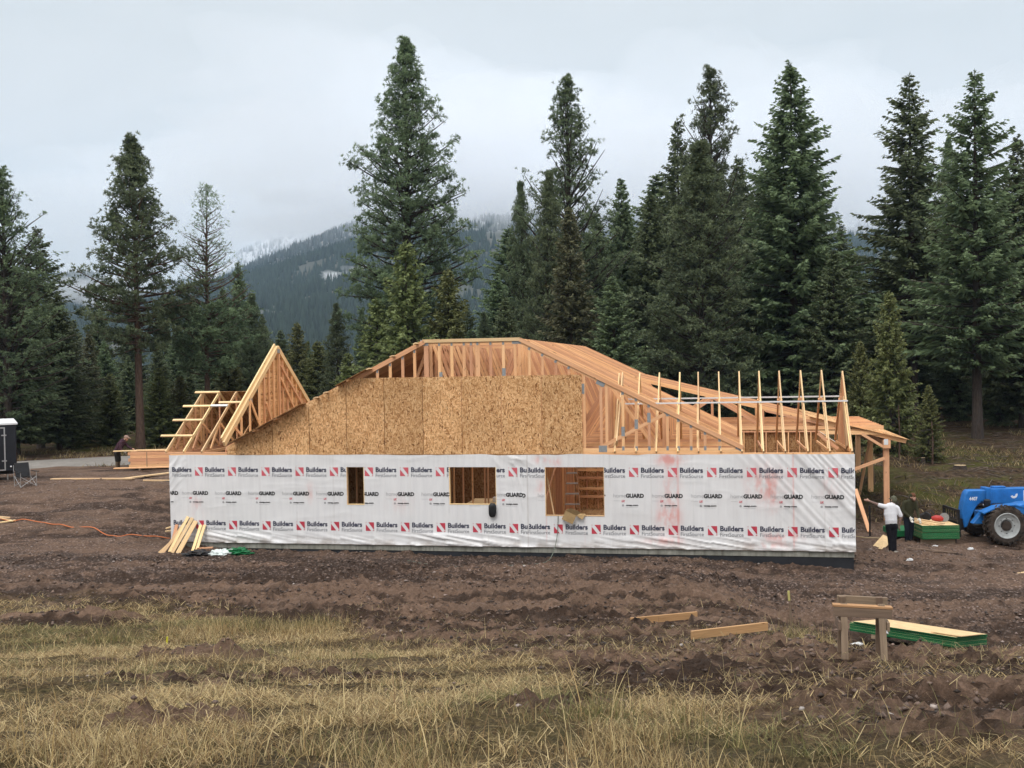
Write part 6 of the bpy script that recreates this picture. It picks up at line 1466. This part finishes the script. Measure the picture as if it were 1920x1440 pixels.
# ------------------------------------------------------------------ people
SK = simple('skin', (.50, .29, .21), .6, 0, .1); 
def fabric(name, c, v=.15): return simple(name, c, .9, 0, v, 12, .15)
bm = bmesh.new(); bmesh.ops.create_icosphere(bm, subdivisions=2, radius=1.0)
SPH_V = np.array([v.co[:] for v in bm.verts]); SPH_F = np.array([[v.index for v in f.verts] for f in bm.faces]); bm.free()
def figure(name, loc, rz, caps, mats_, label, voxel=.013):
    """one continuous body grown from tapered limbs; caps: (p0, p1, r0, r1, material key[, flatten])"""
    V2, F2, nb_ = [], [], 0
    for c in caps:
        p0, p1, r0, r1 = np.array(c[0], float), np.array(c[1], float), c[2], c[3]; fl = np.array(c[5] if len(c) > 5 else (1, 1, 1))
        n_ = max(2, int(np.linalg.norm(p1 - p0) / (min(r0, r1) * .35)) + 1); t = np.linspace(0, 1, n_ + 1)
        vv = (p0 + t[:, None] * (p1 - p0))[:, None, :] + SPH_V[None] * fl * (r0 + (r1 - r0) * t)[:, None, None]
        V2.append(vv.reshape(-1, 3)); F2.append((SPH_F[None] + (nb_ + np.arange(n_ + 1) * len(SPH_V))[:, None, None]).reshape(-1, 3)); nb_ += (n_ + 1) * len(SPH_V)
    me_ = mesh_np(name, np.concatenate(V2), np.concatenate(F2))
    ob = bpy.data.objects.new(name, me_); COL.objects.link(ob)
    m1 = ob.modifiers.new('r', 'REMESH'); m1.mode = 'VOXEL'; m1.voxel_size = voxel
    m2 = ob.modifiers.new('s', 'SMOOTH'); m2.iterations = 3; m2.factor = .5
    dg = bpy.context.evaluated_depsgraph_get(); body = bpy.data.meshes.new_from_object(ob.evaluated_get(dg)); bpy.data.objects.remove(ob); bpy.data.meshes.remove(me_)
    body.materials.clear(); keys = list(mats_); [body.materials.append(mats_[k]) for k in keys]
    n_ = len(body.polygons); cen = np.zeros(n_ * 3, dtype=np.float32); body.polygons.foreach_get('center', cen); cen = cen.reshape(-1, 3)
    best = np.full(n_, 1e9); idx_ = np.zeros(n_, dtype=np.int32)
    for c in caps:
        a, b = np.array(c[0], float), np.array(c[1], float); ab = b - a; q = np.clip(((cen - a) @ ab) / max(ab @ ab, 1e-9), 0, 1)
        fl = np.array(c[5] if len(c) > 5 else (1, 1, 1)); d = np.linalg.norm((cen - a - q[:, None] * ab) / fl, axis=1) - (c[2] + (c[3] - c[2]) * q)
        m_ = d < best - (.004 if c[4] == 'x' else 0); best = np.where(m_, d, best); idx_ = np.where(m_, keys.index(c[4]), idx_)
    body.polygons.foreach_set('material_index', idx_); body.polygons.foreach_set('use_smooth', np.ones(n_, dtype=bool)); body.update()
    root = empty(name, loc, rz); link('body', body, None, root); tag(root, label, 'person'); return root
def hand(w, d, side, key='skin', s=1.0, curl=.5):
    """palm and five bent fingers; w wrist, d pointing direction, side = thumb side"""
    w, d, side = Vector(w), Vector(d).normalized(), Vector(side).normalized(); nrm_ = d.cross(side).normalized(); o = []
    o.append((w, w + d * .075 * s, .026 * s, .034 * s, key))
    for k, L_ in enumerate((.070, .082, .076, .060)):
        b = w + d * .085 * s + side * (.027 - .018 * k) * s; m_ = b + d * L_ * .55 * s + nrm_ * .010 * s; e2 = m_ + (d * (1 - curl) + nrm_ * curl).normalized() * L_ * .5 * s
        o += [(b, m_, .0095 * s, .009 * s, key), (m_, e2, .009 * s, .0075 * s, key)]
    b = w + d * .03 * s + side * .028 * s; m_ = b + (d * .6 + side * .8).normalized() * .04 * s; o += [(b, m_, .0115 * s, .0105 * s, key), (m_, m_ + (d * .9 + side * .3).normalized() * .035 * s, .0105 * s, .009 * s, key)]
    return o
def head(c, f, key='skin', hair='hair', beard=None, up=(0, 0, 1)):
    """c centre of skull, f facing direction"""
    c, f, up = Vector(c), Vector(f).normalized(), Vector(up).normalized(); r_ = f.cross(up).normalized()
    o = [(c, c + Vector(up) * .02, .088, .086, key), (c + f * .035 - up * .05, c + f * .045 - up * .085, .058, .046, key), (c + f * .095 - up * .005, c + f * .108 - up * .032, .010, .015, key)]
    for s_ in (-1, 1): o += [(c + r_ * s_ * .088 - up * .005, c + r_ * s_ * .09 - up * .035, .017, .013, key), (c + f * .083 + r_ * s_ * .031 + up * .012, c + f * .084 + r_ * s_ * .031 + up * .012, .009, .009, 'dark')]
    o += [(c + f * .088 - up * .062 - r_ * .018, c + f * .088 - up * .062 + r_ * .018, .008, .008, 'lip')]
    if beard: o += [(c + f * .05 - up * .10, c + f * .065 - up * .115, .05, .035, beard), (c + f * .03 + r_ * .055 - up * .06, c + f * .05 + r_ * .03 - up * .10, .035, .03, beard), (c + f * .03 - r_ * .055 - up * .06, c + f * .05 - r_ * .03 - up * .10, .035, .03, beard)]
    return o
common = {'skin': SK, 'dark': simple('dark_eye', (.02, .015, .012), .4), 'lip': simple('lips', (.36, .14, .12), .6), 'hair': simple('dark_hair', (.025, .017, .012), .7)}
# 1. white T-shirt, seen from behind, pointing left
w1 = gpt(1673, 1050, 33.0)
caps = [((-.02, 0, 1.02), (-.03, .02, 1.22), .165, .175, 'shirt', (1.15, .78, 1)), ((-.03, .02, 1.22), (-.02, .03, 1.42), .18, .165, 'shirt', (1.2, .72, 1)), ((-.17, .03, 1.45), (.15, .03, 1.42), .085, .085, 'shirt'), ((-.01, .02, .93), (-.02, 0, 1.04), .16, .165, 'shirt', (1.15, .8, 1)),
        ((-.01, .02, .90), (-.01, .02, .86), .165, .16, 'pants', (1.1, .85, 1)), ((-.09, .02, .84), (-.05, .02, .48), .105, .085, 'pants'), ((.09, .02, .84), (.06, .02, .48), .11, .088, 'pants'), ((-.05, .02, .48), (-.04, 0, .10), .085, .066, 'pants'), ((.06, .02, .48), (.07, -.01, .10), .088, .068, 'pants'),
        ((-.04, -.02, .05), (-.05, .13, .035), .05, .04, 'shoe'), ((.08, -.05, .05), (.14, .05, .035), .052, .042, 'shoe'), ((.12, -.03, .04), (.17, .0, .035), .04, .036, 'shoe'),
        ((-.19, .03, 1.45), (-.36, .06, 1.50), .078, .066, 'shirt'), ((-.34, .06, 1.495), (-.43, .08, 1.53), .052, .046, 'tattoo'), ((-.43, .08, 1.53), (-.64, .10, 1.62), .046, .030, 'tattoo'),
        ((.18, .02, 1.40), (.27, .0, 1.18), .078, .070, 'shirt'), ((.26, .0, 1.20), (.275, -.01, 1.10), .052, .048, 'tattoo'), ((.275, -.01, 1.10), (.245, .04, .86), .047, .030, 'tattoo'),
        ((0.02, .03, 1.46), (.06, .05, 1.57), .06, .056, 'skin')]
caps += hand((-.65, .10, 1.63), (-1, .1, .25), (0, .2, 1), 'skin', 1.05, .35) + hand((.245, .045, .85), (-.05, .1, -1), (-.3, 1, 0), 'tattoo', 1.05)
hc = Vector((.09, .07, 1.665)); hf_ = Vector((-.45, .9, -.12))
caps += head(hc, hf_) + [(hc - hf_ * .02 - Vector((0, 0, .03)), hc + Vector((0, 0, .035)), .095, .095, 'cap'), (hc + hf_ * .07 + Vector((0, 0, .045)), hc + hf_ * .17 + Vector((0, 0, .03)), .05, .035, 'cap', (1, 1, .35))]
figure('person', w1, R(0), caps, {**common, 'shirt': fabric('white_cotton', (.74, .745, .78), .04), 'pants': fabric('black_cotton', (.012, .012, .016)), 'shoe': fabric('grey_shoe', (.34, .31, .27)), 'tattoo': simple('tattooed_skin', (.26, .17, .14), .6, 0, .45, 25), 'cap': simple('camouflage_cap', (.10, .10, .065), .9, 0, .6, 30)}, 'person in white T-shirt and black trousers seen from behind, one arm pointing left')
# 2. hooded, facing the camera beside the square stack
w2 = gpt(1704, 1012, 35.5)
caps = [((0, 0, .98), (.02, -.02, 1.18), .15, .165, 'hood', (1.1, .8, 1)), ((.02, -.02, 1.18), (.05, -.06, 1.34), .17, .14, 'hood', (1.1, .75, 1)), ((-.12, -.04, 1.36), (.18, -.05, 1.33), .075, .07, 'hood'), ((0, 0, .90), (0, 0, .98), .16, .155, 'hood', (1.05, .8, 1)), ((0, 0, .86), (0, 0, .84), .155, .15, 'jeans', (1.05, .8, 1)),
        ((-.08, 0, .82), (-.07, -.02, .47), .10, .078, 'jeans'), ((.09, 0, .82), (.09, -.03, .47), .10, .078, 'jeans'), ((-.07, -.02, .47), (-.06, .03, .1), .076, .064, 'jeans'), ((.09, -.03, .47), (.08, .03, .1), .076, .064, 'jeans'), ((-.06, .02, .05), (-.07, -.13, .035), .05, .042, 'boot'), ((.08, .02, .05), (.11, -.13, .035), .05, .042, 'boot'),
        ((-.15, -.05, 1.34), (-.22, -.08, 1.08), .07, .058, 'hood'), ((-.22, -.08, 1.08), (-.04, -.20, .90), .056, .042, 'hood'), ((.20, -.05, 1.31), (.27, -.08, 1.06), .068, .056, 'hood'), ((.27, -.08, 1.06), (.26, -.22, .86), .054, .042, 'hood'), ((.05, -.06, 1.36), (.09, -.10, 1.46), .07, .065, 'hood')]
caps += hand((-.03, -.21, .89), (.25, -.35, -.9), (1, 0, .2), 'glove', 1.35, .6) + hand((.26, -.225, .85), (.15, -.5, -.8), (-1, 0, .2), 'glove', 1.3, .6)
hc = Vector((.11, -.13, 1.55)); hf_ = Vector((.25, -.95, -.12))
caps += head(hc, hf_, beard='beard') + [(hc - hf_ * .045, hc - hf_ * .02 + Vector((0, 0, .03)), .105, .103, 'hood'), (hc - hf_ * .01 + Vector((0, 0, .055)), hc + hf_ * .03 + Vector((0, 0, .055)), .088, .075, 'beanie'), (hc - hf_ * .05 - Vector((0, 0, .09)), hc - hf_ * .02 - Vector((0, 0, .11)), .085, .08, 'hood')]
figure('person', w2, 0, caps, {**common, 'hood': fabric('olive_hoodie', (.042, .042, .024)), 'jeans': fabric('dark_denim', (.014, .018, .028)), 'boot': fabric('boot', (.05, .035, .025)), 'glove': fabric('white_glove', (.66, .64, .58)), 'beard': simple('brown_beard', (.07, .035, .02), .8), 'beanie': fabric('brown_beanie', (.13, .06, .035))}, 'hooded person with white gloves standing behind the square green stack')
# 3. bent over the strapped lumber, facing right
w3_ = gpt(228, 880, 51.0)
w3_.y = 50.6; w3_.z = gz(w3_.x, 50.6)
caps = [((-.02, 0, .92), (.10, 0, 1.14), .165, .175, 'coat', (.95, 1.05, 1)), ((.10, 0, 1.14), (.24, 0, 1.34), .18, .15, 'coat', (.95, 1.1, 1)), ((-.06, 0, .84), (-.02, 0, .94), .165, .165, 'coat', (.95, 1.05, 1)), ((-.05, 0, .80), (-.05, 0, .76), .155, .15, 'short', (1, 1.05, 1)), ((-.04, -.09, .78), (-.02, -.09, .45), .11, .095, 'short'), ((-.04, .09, .78), (.0, .09, .45), .11, .095, 'short'),
        ((-.02, -.09, .45), (-.05, -.10, .1), .075, .058, 'leg'), ((0, .09, .45), (-.03, .10, .1), .075, .058, 'leg'), ((-.06, -.10, .05), (.10, -.10, .035), .05, .042, 'boot'), ((-.04, .10, .05), (.12, .10, .035), .05, .042, 'boot'),
        ((.24, -.17, 1.30), (.20, -.22, 1.02), .072, .062, 'coat'), ((.20, -.22, 1.02), (.36, -.20, .90), .058, .044, 'coat'), ((.26, .15, 1.28), (.42, .16, 1.08), .07, .06, 'coat'), ((.42, .16, 1.08), (.62, .12, .98), .056, .042, 'coat'), ((.26, 0, 1.38), (.34, 0, 1.44), .065, .06, 'skin')]
caps += hand((.37, -.20, .89), (.7, 0, -.7), (0, -1, .2), 'glove', 1.3) + hand((.63, .12, .975), (.9, 0, -.2), (0, -1, .2), 'skin', 1.1)
hc = Vector((.42, 0, 1.50)); hf_ = Vector((.80, -.1, -.6))
caps += head(hc, hf_, beard='beard', up=(.55, 0, .83)) + [(hc - hf_ * .03 + Vector((.0, 0, .03)), hc + Vector((.02, 0, .04)), .094, .094, 'cap'), (hc + hf_ * .06 + Vector((.05, 0, .05)), hc + hf_ * .13 + Vector((.10, 0, .06)), .05, .035, 'cap', (1, 1, .5))]
figure('person', w3_, R(-4), caps, {**common, 'coat': simple('maroon_plaid', (.060, .030, .042), .9, 0, .7, 22, .1), 'short': fabric('dark_trousers', (.03, .028, .026)), 'leg': fabric('tan_trousers', (.17, .13, .09)), 'boot': fabric('work_boot', (.12, .085, .05)), 'glove': fabric('pale_glove', (.6, .58, .55)), 'beard': simple('grey_beard', (.16, .11, .08), .8), 'cap': fabric('brown_cap', (.30, .20, .16))}, 'person in maroon plaid coat and cap bending over the strapped planks')
